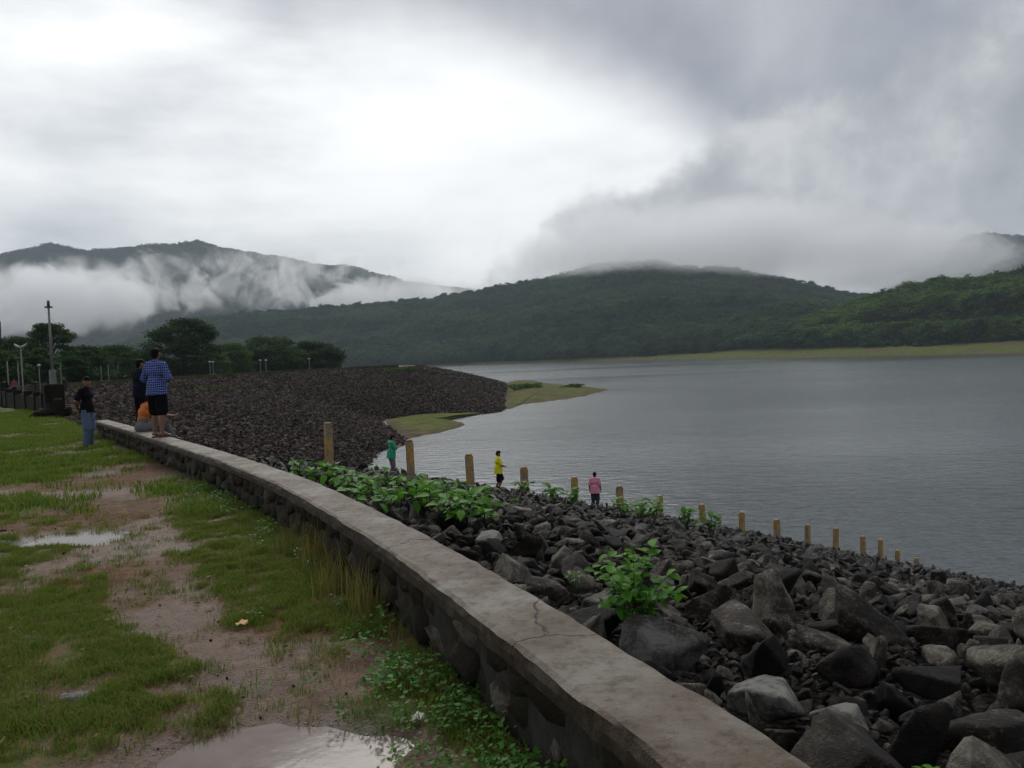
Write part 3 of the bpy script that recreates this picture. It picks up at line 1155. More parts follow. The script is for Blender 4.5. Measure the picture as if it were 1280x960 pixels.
# ------------------------------------------------------------------ stones of the far face
def hull_rock(seed, sub, flat=0.75, planes=13, noise=0.05):
    r = np.random.default_rng(seed)
    bm = bmesh.new()
    bmesh.ops.create_icosphere(bm, subdivisions=sub, radius=1.0)
    bm.verts.ensure_lookup_table()
    V = np.array([v.co[:] for v in bm.verts])
    F = [[v.index for v in f.verts] for f in bm.faces]
    bm.free()
    nn = r.normal(size=(planes, 3))
    nn /= np.linalg.norm(nn, axis=1)[:, None]
    nn = np.vstack([nn, [[0, 0, 1], [0, 0, -1]] + r.normal(size=(2, 3)) * 0.12])
    dd = np.concatenate([r.uniform(0.5, 0.95, planes), [0.6, 0.55]])
    dot = V @ nn.T
    rad = np.where(dot > 0.05, dd / np.maximum(dot, 0.05), 9)
    k = 26.0
    rad = -np.log(np.exp(-k * np.minimum(rad, 3)).sum(1)) / k
    P = V * rad[:, None]
    if noise > 0:
        nz = fbm(P[:, 0] * 3 + P[:, 2] * 2.1, P[:, 1] * 3 - P[:, 2] * 1.7, seed, 4, 0.55) - 0.5
        P = P + V * (nz * noise * 2)[:, None]
    P = P * np.array([1.0, r.uniform(0.7, 0.95), flat * r.uniform(0.8, 1.1)])
    P = P / np.abs(P[:, :2]).max() * 0.5
    return P, F


small_rocks = []
for k in range(7):
    P, F = hull_rock(300 + k, 2 if k < 4 else 1, 0.8, 9, 0.03)
    m_ = mesh('stone', P, F)
    m_.materials.append(MATS['rock_far'])
    small_rocks.append(m_)

n = 70000
s = rng.uniform(0, 88.9, n * 2)
t = rng.uniform(0, 1.03, n * 2)
# even over area: accept by local spacing of the two edges
i = s.astype(int)
dc = np.linalg.norm(crest_far[np.minimum(i + 1, 89)] - crest_far[i], axis=1)
dt = np.linalg.norm(toe_far[np.minimum(i + 1, 89)] - toe_far[i], axis=1)
dens = dc * (1 - t) + dt * t
keep = rng.random(n * 2) < dens / dens.max() * 1.4
P = far_face(s[keep], t[keep])
P = P[P[:, 1] > 34]
k = len(P)
sz = 0.34 + 0.5 * rng.random(k) ** 2.4
rot = np.stack([rng.normal(0, 0.35, k), rng.normal(0, 0.35, k), rng.random(k) * 6.28], -1)
scl = np.stack([sz, sz * rng.uniform(0.8, 1.1, k), sz * rng.uniform(0.75, 1.2, k)], -1)
P[:, 2] += sz * 0.08 - 0.1
# the rounded end
E_ = np.array(end)
ia = rng.integers(0, 4, 5000)
ua, tb = rng.random(5000), rng.random(5000) * 0.95
allrows = np.concatenate([FP[-1:], E_], 0)
ia = rng.integers(0, 5, 5000)
tj = tb * (NTT - 1) / 1.12
j0 = np.minimum(tj.astype(int), NTT - 2)
w_ = (tj - j0)[:, None]
row = lambda q: allrows[q, j0] * (1 - w_) + allrows[q, j0 + 1] * w_
PE = row(ia) * (1 - ua[:, None]) + row(ia + 1) * ua[:, None]
P = np.vstack([P, PE])
ke = len(PE)
scl = np.vstack([scl, rng.uniform(0.6, 1.1, (ke, 3))])
rot = np.vstack([rot, np.stack([rng.normal(0, .3, ke), rng.normal(0, .3, ke), rng.random(ke) * 6.28], -1)])
o = instancer('stone_pitching', P, scl, rot, small_rocks, rng.integers(0, 7, len(P)))
tag(o, 'dark purple-brown stone pitching on the far curved face of the dam', 'riprap')
print('far stones', len(P), 'front trees', len(front))

# ------------------------------------------------------------------ mist and haze


def mist(name, label, c, half, scale, thr, soft, dens, bottom, seed, stretch=(1, 1, 1), col=(0.98, 0.985, 1.0), rz=0.0, under=None, edge=0.42):
    bm = bmesh.new()
    bmesh.ops.create_icosphere(bm, subdivisions=3, radius=1.0)
    me = bpy.data.meshes.new(name)
    bm.to_mesh(me)
    bm.free()

    def f(t, out):
        oc = objco(t)
        rad = t.vmath('LENGTH', oc)
        p = t.n('ShaderNodeMapping', Vector=geopos(t))
        p.inputs['Location'].default_value = (seed * 313.0, seed * 71.0, seed * 17.0)
        p.inputs['Scale'].default_value = stretch
        n = t.noise(p.outputs[0], scale, 7, 0.66, 2.1, 1.2)
        z = t.n('ShaderNodeSeparateXYZ', Vector=oc).outputs[2]
        shape = t.step(rad, 0.35, 1.0, 0.0, edge)
        vert = t.math('MULTIPLY', t.step(z, bottom[0], bottom[1]), bottom[2])
        v = t.math('SUBTRACT', t.math('SUBTRACT', n, shape), vert)
        if under:
            v = t.math('SUBTRACT', v, t.step(z, under[0], under[1], under[2], 0.0))
        d = t.math('MULTIPLY', t.step(v, thr, thr + soft), dens)
        d = t.math('MULTIPLY', d, t.step(rad, 0.8, 1.0, 1.0, 0.0))
        pv = t.n('ShaderNodeVolumePrincipled')
        t.set(pv, 'Color', col)
        t.set(pv, 'Density', d)
        pv.inputs['Anisotropy'].default_value = 0.55
        t.nt.links.new(pv.outputs[0], out.inputs['Volume'])
    m = material(name, f)
    o = link(name, me, m)
    o.location = c
    o.scale = half
    o.rotation_euler = (0, 0, rz)
    tag(o, label, 'mist', kind='stuff')
    return o


WHITE = (0.995, 0.997, 1.0)
mist('mist', 'ragged white mist drifting across the left-hand mountain', at_dist(250, 350, 2900), (1500, 330, 240), 0.0062, 0.50, 0.10, 0.012, (0.1, 0.95, 0.14), 1, (1, 1, 1.0), WHITE)
mist('mist', 'thick white mist filling the valley behind the left-hand trees', at_dist(20, 372, 2500), (640, 300, 170), 0.0062, 0.345, 0.15, 0.012, (-0.1, 0.9, 0.16), 2, (1, 1, 1.1), WHITE)
mist('mist', 'pale mist hanging between the mountain and the middle hill', at_dist(490, 366, 2750), (560, 280, 125), 0.0060, 0.38, 0.14, 0.011, (-0.1, 0.9, 0.20), 3, (1, 1, 1.1), WHITE)
mist('cloud_bank', 'grey cloud lying on the top of the middle hill', at_dist(900, 296, 1720), (680, 300, 170), 0.0048, 0.22, 0.34, 0.010, (-0.25, 1.0, 0.34), 4, (1, 1, 1.0), (0.99, 0.993, 1.0), 0.12, (-0.75, -0.25, 0.30), 0.38)
mist('cloud_bank', 'grey cloud round the far peak behind the right-hand trees', at_dist(1120, 322, 2900), (640, 300, 190), 0.0055, 0.27, 0.25, 0.009, (0.3, 1.0, 0.15), 5, (1, 1, 1.2), (0.99, 0.993, 1.0))

bm = bmesh.new()
bmesh.ops.create_cube(bm, size=1.0)
me = bpy.data.meshes.new('haze')
bm.to_mesh(me)
bm.free()


def m_haze(t, out):
    pv = t.n('ShaderNodeVolumePrincipled')
    t.set(pv, 'Color', (0.80, 0.91, 1.0))
    pv.inputs['Density'].default_value = 1.05e-4
    t.nt.links.new(pv.outputs[0], out.inputs['Volume'])


o = link('haze', me, material('haze', m_haze))
o.location = (0, 2230, 372)
o.scale = (6900, 5900, 780)
tag(o, kind='stuff')

# ------------------------------------------------------------------ near retaining wall
WT = 0.45                     # wall top above the ground
wall = empty('parapet_wall', (float(wall_line[150][0]), float(wall_line[150][1]), 0))
tag(wall, 'low stone wall with a flat worn concrete top between the muddy path and the boulders', 'wall')
W0 = Vector(wall.location)
fine = catmull(WALL_C, 620)
ft = np.gradient(fine, axis=0)
ft /= np.linalg.norm(ft, axis=1)[:, None]
fn = np.stack([ft[:, 1], -ft[:, 0]], 1)
fs = np.concatenate([[0], np.cumsum(np.linalg.norm(np.diff(fine, axis=0), axis=1))])
fz = ground_base(fine[:, 0], fine[:, 1])


def wall_sweep(name, prof, mat, jitter=0.0, seed=0, step=1):
    """sweep a closed profile of (offset, height) points along the wall"""
    v, f = [], []
    idx = list(range(0, len(fine), step))
    m = len(prof)
    for a, i in enumerate(idx):
        for b, (o_, h_) in enumerate(prof):
            k = jitter * (float(vnoise(fs[i] * 5.5, b * 3.7, seed)) - 0.5 + 0.7 * (float(vnoise(fs[i] * 11, b * 5.7, seed + 3)) - 0.5))
            k2 = jitter * 0.45 * (float(vnoise(fs[i] * 4.0, b * 3.7 + 50, seed + 5)) - 0.5)
            q = fine[i] + fn[i] * (o_ + k)
            v.append((q[0] - W0.x, q[1] - W0.y, fz[i] + h_ + k2))
    for a in range(len(idx) - 1):
        for b in range(m):
            f.append([a * m + b, a * m + (b + 1) % m, (a + 1) * m + (b + 1) % m, (a + 1) * m + b])
    f.append([b for b in range(m)])
    f.append([(len(idx) - 1) * m + b for b in range(m)][::-1])
    return link(name, mesh(name, v, [q[::-1] for q in f], False), mat, wall)


h2 = WALL_W / 2
wall_sweep('coping', [(-h2, WT - 0.10), (-h2 - 0.004, WT - 0.05), (-h2 + 0.003, WT - 0.014), (-h2 + 0.022, WT), (-0.1, WT + 0.003), (0.0, WT + 0.005), (0.1, WT + 0.003), (h2 - 0.022, WT),
                      (h2 - 0.003, WT - 0.016), (h2 + 0.004, WT - 0.05), (h2, WT - 0.10)], 'concrete', 0.015, 3)
wall_sweep('wall_core', [(-h2 + 0.056, -0.7), (-h2 + 0.056, WT - 0.095), (h2 - 0.06, WT - 0.095), (h2 - 0.06, -0.9)], 'mortar', 0.03, 8, 2)

wr = random.Random(3)
blocks = []
for k in range(14):
    P, F = hull_rock(500 + k, 2, 0.9, 7, 0.07)
    P /= np.abs(P).max(0) * 2
    m_ = mesh('stone', P, F, True)
    m_.materials.append(MATS['masonry'])
    blocks.append(m_)


def stone_row(side, z0, h, s0, s1, count):
    s_ = s0
    while s_ < s1 and count > 0:
        w = wr.uniform(0.17, 0.38) * (1.0 if s_ < 24 else 1.25)
        i = int(np.searchsorted(fs, s_ + w / 2))
        if i >= len(fs) - 1:
            break
        q = fine[i] + fn[i] * side * (h2 - 0.088)
        hh = h * wr.uniform(0.85, 1.15)
        o = link('stone', wr.choice(blocks), None, wall)
        o.location = (q[0] - W0.x, q[1] - W0.y, fz[i] + z0 + h / 2 + wr.uniform(-0.02, 0.02))
        o.scale = (w * 1.2, wr.uniform(0.13, 0.19), hh * 1.2)
        o.rotation_euler = (wr.uniform(-0.05, 0.05), wr.uniform(-0.3, 0.3), math.atan2(ft[i][1], ft[i][0]))
        s_ += w
        count -= 1


s_cam = float(fs[np.argmin(np.abs(fine[:, 1] - 1.2))])
stone_row(-1, 0.20, 0.155, s_cam, fs[-1], 140)
stone_row(-1, 0.02, 0.175, s_cam - 0.1, fs[-1], 140)

# ------------------------------------------------------------------ boulders of the near face


def hit_face(x, y, lift=0.0):
    """where a line of sight through a photo point meets the near face"""
    d = ray(x, y)
    t = np.arange(1.2, 60, 0.02)
    z, dd, side, tt = face_z(d.x * t, d.y * t)
    g = (EYE + d.z * t) - (z + lift)
    k = np.nonzero((g < 0) & (side > 0.15))[0]
    k = k[0] if len(k) else len(t) - 1
    return Vector((d.x * t[k], d.y * t[k], EYE + d.z * t[k]))


rock_hi, rock_mid = [], []
for k in range(10):
    P, F = hull_rock(700 + k, 4, 0.82, 7 + k % 4, 0.06)
    m_ = mesh('boulder', P, F, True)
    m_.materials.append(MATS['rock'])
    rock_hi.append(m_)
for k in range(12):
    P, F = hull_rock(740 + k, 3, 0.8, 6 + k % 4, 0.05)
    m_ = mesh('boulder', P, F, True)
    m_.materials.append(MATS['rock'])
    rock_mid.append(m_)
rock_lo = []
for k in range(8):
    P, F = hull_rock(780 + k, 2, 0.8, 7, 0.04)
    m_ = mesh('boulder', P, F)
    m_.materials.append(MATS['rock'])
    rock_lo.append(m_)
pale_mesh = []
for k in range(5):
    P, F = hull_rock(810 + k, 4, 0.85, 9, 0.035)
    m_ = mesh('boulder', P, F, True)
    m_.materials.append(MATS['rock_pale'])
    pale_mesh.append(m_)

SPECIAL = [   # photo point of the middle, width in photo pixels, pale?, label
    (748, 752, 62, 1, 'pale grey rounded boulder just left of the big leafy weed'),
    (826, 812, 112, 1, 'pale flat-topped boulder in front of the leafy weed, touching the wall'),
    (948, 872, 120, 1, 'large cream-blotched boulder leaning on the wall near its wide end'),
    (1042, 892, 92, 1, 'whitish wedge-shaped boulder right of the cream-blotched one'),
    (1232, 922, 118, 0, 'biggest brown boulder in the bottom corner beside the dark gap'),
    (1062, 832, 105, 0, 'rounded brown boulder standing behind the whitish wedge'),
    (1172, 850, 95, 0, 'grey pointed boulder above the biggest brown boulder'),
    (935, 790, 100, 0, 'dark tilted slab of rock right of the leafy weed'),
    (612, 672, 52, 1, 'small pale boulder near the wall below the leafy patch'),
    (655, 640, 44, 1, 'light grey angular boulder below the yellow-shirted walker'),
    (725, 693, 60, 0, 'flat brown-topped rock upslope of the leafy weed'),
    (818, 725, 56, 1, 'tall pale stone right behind the top of the leafy weed'),
]
placed = []      # x, y, size
special_objs = []
br = random.Random(17)
for (x, y, wpx, pale, lab) in SPECIAL:
    p = hit_face(x, y, 0.1)
    dist = math.hypot(p.x, p.y)
    size = wpx / FPX * dist
    placed.append((p.x, p.y, size, len(special_objs)))
    me_ = br.choice(pale_mesh if pale else rock_hi)
    o = link('boulder', me_)
    o.location = (p.x, p.y, float(face_z(p.x, p.y)[0]) + size * 0.14)
    o.scale = (size * 1.05, size * 1.05, size * br.uniform(0.85, 1.1))
    o.rotation_euler = (br.uniform(-0.35, 0.35), br.uniform(-0.35, 0.35), br.uniform(0, 6.28))
    tag(o, lab, 'boulder', 'boulders on the near slope')
    special_objs.append(o)

cell = 0.5
hashg = {}


def near_rocks(x, y):
    cx, cy_ = int(math.floor(x / cell)), int(math.floor(y / cell))
    for a in range(cx - 2, cx + 3):
        for b in range(cy_ - 2, cy_ + 3):
            for r_ in hashg.get((a, b), ()):
                yield r_


def put(x, y, s, tagk=None):
    hashg.setdefault((int(math.floor(x / cell)), int(math.floor(y / cell))), []).append((x, y, s))


for (x, y, s, k) in placed:
    put(x, y, s)
cand = []
for (n_, lo, hi, fac, maxr) in ((900, 0.44, 0.66, 0.44, 8), (2600, 0.26, 0.44, 0.41, 15), (26000, 0.22, 0.40, 0.40, 70), (30000, 0.13, 0.26, 0.38, 24), (26000, 0.06, 0.13, 0.40, 11), (5200, 0.24, 0.46, 0.29, 16), (22000, 0.05, 0.12, 0.33, 6.5)):
    u = np.random.default_rng(int(lo * 1000))
    ang = np.radians(u.uniform(-36, 47, n_))
    rad = np.sqrt(u.uniform(0.4, maxr ** 2 * 0.62, n_)) if maxr > 30 else maxr * u.random(n_) ** 0.62
    xs, ys = rad * np.sin(ang) + 0.6, rad * np.cos(ang) + 0.6
    z, d, side, tt = face_z(xs, ys)
    ss = u.uniform(lo, hi, n_)
    ok = (side > h2 + 0.04 + ss * 0.36) & (z > LAKE - 0.8) & (tt < 9) & ((tt < 2.5) | (u.random(n_) < 0.5))
    for x, y, zz, s_ in zip(xs[ok], ys[ok], z[ok], ss[ok]):
        good = True
        for (a, b, c) in near_rocks(x, y):
            if (x - a) ** 2 + (y - b) ** 2 < (fac * (s_ + c)) ** 2:
                good = False
                break
        if good:
            put(x, y, s_)
            cand.append((x, y, zz, s_))
cand = np.array(cand)
# how large each shows in the photograph
dist = np.hypot(cand[:, 0], cand[:, 1])
CRn = np.array(CR.transposed())
q = np.stack([cand[:, 0], cand[:, 1], cand[:, 2] - EYE], -1) @ CRn.T
pxx, pyy = 640 + FPX * q[:, 0] / -q[:, 2], 480 - FPX * q[:, 1] / -q[:, 2]
vis = (q[:, 2] < 0) & (pxx > -20) & (pxx < 1300) & (pyy < 990)
show = np.where(vis, cand[:, 3] / dist, 0)
order = np.argsort(-show)
n_obj = 288
BLAB = [('dark wet basalt-like boulder', 0), ('brown boulder', 1)]
for r_, k in enumerate(order[:n_obj]):
    x, y, z, s_ = cand[k]
    o = link('boulder', br.choice(rock_hi) if r_ < 70 else br.choice(rock_mid))
    o.location = (x, y, z + s_ * br.uniform(0.02, 0.2))
    o.scale = (s_ * br.uniform(1.0, 1.3), s_ * br.uniform(1.0, 1.25), s_ * br.uniform(0.75, 1.25))
    o.rotation_euler = (br.gauss(0, 0.6), br.gauss(0, 0.6), br.uniform(0, 6.28))
    dw_ = float(poly_dist(np.array([x]), np.array([y]), wall_line[::6])[0][0])
    if dw_ < 0.75:
        lab = 'dark angular boulder in the row pressed against the lake side of the wall'
    elif pxx[k] < 720 and y > 6:
        lab = 'dark angular boulder on the slope between the broad-leaved patch and the leafy weed'
    elif pyy[k] > 800:
        lab = 'dark brown boulder in the cluster filling the bottom right corner'
    elif pxx[k] < 960:
        lab = 'dark angular boulder on the slope just upslope and right of the leafy weed'
    else:
        lab = 'dark angular boulder on the right-hand slope below the lower posts'
    tag(o, lab, 'boulder', 'boulders on the near slope')
rest = order[n_obj:]
k = len(rest)
c = cand[rest]
pz = c[:, 2] + c[:, 3] * rng.uniform(0.0, 0.2, k)
scl = c[:, 3:4] * np.stack([rng.uniform(1.0, 1.35, k), rng.uniform(1.0, 1.3, k), rng.uniform(0.75, 1.25, k)], -1)
rot = np.stack([rng.normal(0, 0.6, k), rng.normal(0, 0.6, k), rng.random(k) * 6.28], -1)
glint_rocks = []
for q_ in range(4):
    P, F = hull_rock(780 + q_, 2, 0.6, 7, 0.04)
    m_ = mesh('boulder', P, F)
    m_.materials.append(MATS['rock_glint'])
    glint_rocks.append(m_)
low = []
for q_ in range(6):
    P, F = hull_rock(770 + q_, 2, 0.75, 7, 0.04)
    m_ = mesh('boulder', P, F)
    m_.materials.append(MATS['rock_low'])
    low.append(m_)
n_lo, n_w = len(rock_lo), len(glint_rocks)
kid = rng.integers(0, n_lo, k)
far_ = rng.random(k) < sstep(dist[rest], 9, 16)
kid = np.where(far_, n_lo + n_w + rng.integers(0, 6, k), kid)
# streak of wet rubble on the lower right, its glints painted as paler colour
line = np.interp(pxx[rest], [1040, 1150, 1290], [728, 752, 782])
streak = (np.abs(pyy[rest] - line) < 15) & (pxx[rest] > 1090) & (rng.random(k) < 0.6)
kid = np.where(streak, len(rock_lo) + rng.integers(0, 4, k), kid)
o = instancer('riprap', np.stack([c[:, 0], c[:, 1], pz], -1), scl, rot, rock_lo + glint_rocks + low, kid)
tag(o, 'loose dark stones covering the slope down to the line of yellow posts', 'riprap')
print('near rocks', len(cand))

# ------------------------------------------------------------------ yellow guard posts
POST_TOPS = [(409, 528), (512, 549), (587, 567), (655, 583), (717, 596), (774, 607), (824, 619), (878, 630), (927, 640), (971, 649), (1009, 655), (1044, 660),
             (1079, 670), (1100, 674), (1122, 687), (1145, 697)]


def box_mesh(name, x0, x1, y0, y1, z0, z1, bev=0.012, seg=1, noise=0.0):
    bm = bmesh.new()
    bmesh.ops.create_cube(bm, size=1.0)
    for v in bm.verts:
        v.co = ((x0 + x1) / 2 + v.co.x * (x1 - x0), (y0 + y1) / 2 + v.co.y * (y1 - y0), (z0 + z1) / 2 + v.co.z * (z1 - z0))
    if bev > 0:
        bmesh.ops.bevel(bm, geom=list(bm.edges), offset=bev, segments=seg, affect='EDGES')
    me_ = bpy.data.meshes.new(name)
    bm.to_mesh(me_)
    bm.free()
    return me_


pr_ = random.Random(9)
where = ['nearest of the row', 'beside the youth in the green shirt', 'third, left of the yellow-shirted walker', 'fourth, just right of the yellow-shirted walker',
         'fifth, just left of the pink-shirted figure', 'sixth, just right of the pink-shirted figure', 'seventh from the nearest', 'eighth from the nearest', 'ninth from the nearest',
         'tenth from the nearest', 'eleventh from the nearest', 'twelfth from the nearest', 'thirteenth from the nearest', 'fourteenth, greyer than the ones before it', 'last but one, only its upper half showing', 'last and lowest, only its top showing']
for k, ((x, y), wl) in enumerate(zip(POST_TOPS, where)):
    P3 = np.array([-4.738, 21.0]) * 1.143 + k * np.array([1.652, 1.1446]) * 1.143
    dist = float(np.hypot(*P3))
    p = at_dist(x, y, dist)
    base = float(face_z(p.x, p.y)[0])
    h = max(0.9, p.z - base + 0.25)
    w = 0.105 * pr_.uniform(0.92, 1.06)
    t = empty('guard_post', (p.x, p.y, p.z - h), R(38) + pr_.uniform(-0.1, 0.1))
    sh = link('shaft', box_mesh('shaft', -w, w, -w, w, 0, h - 0.07, 0.012), 'post_paint', t)
    cp = link('cap', box_mesh('cap', -w * 0.94, w * 0.94, -w * 0.94, w * 0.94, h - 0.067, h, 0.03), 'post_paint', t)
    t.rotation_euler = (pr_.uniform(-0.03, 0.03), pr_.uniform(-0.03, 0.03), t.rotation_euler[2])
    tag(t, 'yellow painted square post on the slope, ' + wl, 'post', 'yellow guard posts going down the slope')
    print('post', k, 'dist', round(dist, 1), 'above bed', round(p.z - base, 2))

# ------------------------------------------------------------------ trees beyond the dam


def big_tree(px, y_top, y_base, wpx, dist, label, seed, layered=True, mat='foliage_dark', group='trees beyond the far end of the dam'):
    r = random.Random(seed)
    base = at_dist(px, y_base, dist)
    gz = float(ground_z(np.array([base.x]), np.array([base.y]))[0][0])
    top = at_dist(px, y_top, dist).z
    H = top - gz
    Wd = wpx / FPX * dist
    t = empty('broadleaf_tree', (base.x, base.y, gz - 0.1), r.uniform(0, 6.28))
    pads, tips = [], []
    n = int(70 + Wd * 3.0)
    for k in range(n):
        a = r.uniform(0, 6.28)
        u = r.random()
        zr = 0.04 + 0.96 * u ** 1.15
        env = math.sqrt(max(0.0, 1 - ((zr - 0.38) / 0.66) ** 2)) if zr > 0.38 else 0.86 + 0.14 * (zr / 0.38)
        q = env * (0.35 + 0.65 * r.random() ** 0.6)
        x, y = 0.48 * Wd * q * math.cos(a), 0.48 * Wd * q * math.sin(a)
        z = H * zr - 0.03 * H
        s = Wd * r.uniform(0.10, 0.165)
        pads.append((x, y, z, s, s, s * (0.42 if layered else 0.6)))
        if k % 6 == 0:
            tips.append((x, y, z))
    v, f = leaf_cloud(pads, 190, max(0.2, Wd * 0.016), seed, 0.6, 4)
    link('crown', mesh('crown', v, f), mat, t)
    tv, tf = [], []
    r0 = H * 0.03 + 0.08
    tube(tv, tf, [(0, 0, -0.3), (0.1, 0.05, H * 0.22), (0.0, 0.15, H * 0.45), (0.1, 0.1, H * 0.8)], [r0 * 1.3, r0, r0 * 0.8, r0 * 0.25], 8)
    for (x, y, z) in tips:
        z0 = min(z * 0.75, H * 0.5) * r.uniform(0.6, 1.0)
        tube(tv, tf, [(0.05, 0.08, z0), (x * 0.5, y * 0.5, z0 * 0.5 + z * 0.5 + 0.2), (x, y, z)], [r0 * 0.45, r0 * 0.25, r0 * 0.08], 5)
    link('trunk', mesh('trunk', tv, tf, True), 'bark', t)
    tag(t, label, 'tree', group)
    return t


big_tree(66, 403, 486, 62, 165, 'tallest dark tree with tiered branches behind the tall pole', 1)
big_tree(18, 420, 488, 80, 170, 'wide dark tree at the left edge behind the lamp posts', 2)
big_tree(-40, 424, 488, 90, 175, 'dark tree cut by the left edge of the picture', 3)
big_tree(108, 433, 484, 62, 185, 'mid-green tree between the tall pole and the black-shirted man', 4)
big_tree(146, 432, 482, 62, 205, 'dark green tree behind the head of the black-shirted man', 5)
big_tree(186, 436, 479, 48, 215, 'low dark tree just left of the big dome-shaped tree', 6)
big_tree(233, 398, 474, 86, 215, 'big dome-shaped tree standing taller than its neighbours', 7)
big_tree(290, 430, 470, 56, 240, 'dark tree right beside the big dome-shaped tree', 8)
big_tree(338, 422, 467, 84, 255, 'flat-topped spreading tree, middle of the far clump', 9)
big_tree(392, 428, 464, 74, 265, 'last spreading tree of the far clump, nearest the water', 10)
big_tree(262, 440, 472, 50, 228, 'small dark tree below the right flank of the dome-shaped tree', 12)
big_tree(40, 436, 488, 60, 130, 'dark bushy tree low down behind the nearest lamp posts', 13)
big_tree(92, 446, 486, 46, 140, 'low dark tree right of the tall pole', 14)
big_tree(0, 440, 490, 60, 120, 'dark shrub-like tree at the left edge above the path', 15)


def bush(px, py, wpx, hpx, dist, label, seed, mat='foliage_mid', z=None):
    r = random.Random(seed)
    b = at_dist(px, py, dist)
    w, h = wpx / FPX * dist, hpx / FPX * dist
    pads = [(r.gauss(0, w * 0.26), r.gauss(0, w * 0.26), h * r.uniform(0.2, 0.75), w * 0.16, w * 0.16, h * 0.22) for _ in range(14)]
    v, f = leaf_cloud(pads, 60, w * 0.03, seed, 0.5, 4)
    t = empty('bush', (b.x, b.y, b.z if z is None else z))
    link('leaves', mesh('leaves', v, f), mat, t)
    tv, tf = [], []
    for k in range(5):
        a = r.uniform(0, 6.28)
        tube(tv, tf, [(0, 0, -0.2), (w * 0.1 * math.cos(a), w * 0.1 * math.sin(a), h * 0.3), (w * 0.25 * math.cos(a), w * 0.25 * math.sin(a), h * 0.6)], [0.05, 0.035, 0.01], 4)
    link('stem', mesh('stem', tv, tf), 'bark', t)
    tag(t, label, 'bush')


bush(512, 467, 30, 8, 205, 'low bright green bush on the bare stone face of the far dam', 40)
bush(495, 465, 22, 6, 208, 'smaller green bush left of the bright one on the far dam', 43)
bush(655, 484, 46, 9, 262, 'dark scrub along the back of the grassy spit', 41, 'foliage_mid', LAKE + 0.9)
bush(715, 488, 34, 6, 258, 'low scrub near the tip of the grassy spit', 42, 'foliage_mid', LAKE + 0.9)
bush(272, 487, 24, 6, 120, 'small weed clump on the dark stones right of the checked-shirt man', 44)

# ------------------------------------------------------------------ lamp posts


def lamp_post(px, y_top, y_base, dist, label, kind='globe', r_=0.06):
    b = at_dist(px, y_base, dist)
    tp = at_dist(px, y_top, dist)
    gz = float(ground_z(np.array([b.x]), np.array([b.y]))[0][0])
    h = tp.z - gz
    t = empty('lamp_post', (b.x, b.y, gz - 0.05))
    tv, tf = [], []
    k = max(1.0, dist / 110)
    tube(tv, tf, [(0, 0, 0), (0, 0, h * 0.5), (0, 0, h)], [r_ * k, r_ * 0.85 * k, r_ * 0.65 * k], 8)
    link('pole', mesh('pole', tv, tf, True), 'pole_paint', t)
    w = 0.16 * k
    link('plinth', box_mesh('plinth', -w, w, -w, w, 0, h * 0.2, 0.02), 'pole_paint', t)
    if kind == 'wing':
        v, f = [], []
        for s_ in (-1, 1):
            tube(v, f, [(0, 0, h - 0.05), (0.35 * s_, 0, h + 0.08), (0.62 * s_, 0, h + 0.32)], [0.10, 0.13, 0.03], 8)
        link('lamp_head', mesh('lamp_head', v, f, True), 'lamp_glass', t)
    elif kind == 'globe':
        v, f = [], []
        tube(v, f, [(0, 0, h - 0.02), (0, 0, h + 0.08), (0, 0, h + 0.26), (0, 0, h + 0.34)], [0.08 * k, 0.19 * k, 0.19 * k, 0.06 * k], 10)
        link('lamp_head', mesh('lamp_head', v, f, True), 'lamp_glass', t)
    else:
        v, f = [], []
        tube(v, f, [(0, 0, h - 0.02), (0, 0, h + 0.12)], [0.07 * k, 0.03 * k], 8)
        link('pole_cap', mesh('pole_cap', v, f, True), 'metal_dark', t)
    tag(t, label, 'lamp post', 'lamp posts along the dam road')


lamp_post(29, 433, 486, 90, 'pale lamp post with gull-wing lamp head left of the tall pole', 'wing', 0.08)
lamp_post(11, 450, 486, 95, 'pale bare-topped post nearest the left edge', 'bare', 0.075)
lamp_post(24, 452, 484, 105, 'pale bare-topped post just left of the gull-wing lamp', 'bare', 0.07)
lamp_post(50, 458, 480, 112, 'short lamp post with a small white head, between gull-wing lamp and tall pole', 'globe')
lamp_post(77, 455, 480, 112, 'short white-based post just right of the tall pole', 'bare')
lamp_post(127, 457, 476, 150, 'short pale post left of its twin behind the black-shirted man', 'bare')
lamp_post(136, 456, 475, 150, 'short pale post right of its twin behind the black-shirted man', 'bare')
lamp_post(263, 453, 468, 190, 'small pale lamp post, left of the pair under the dome-shaped tree', 'globe')
lamp_post(267, 453, 468, 194, 'small pale lamp post, right of the pair under the dome-shaped tree', 'globe')
lamp_post(326, 451, 466, 205, 'small lamp post, left of the pair under the spreading tree', 'globe')
lamp_post(333, 451, 466, 208, 'small lamp post, right of the pair under the spreading tree', 'globe')
lamp_post(387, 449, 462, 220, 'smallest lamp post under the last spreading tree', 'globe')

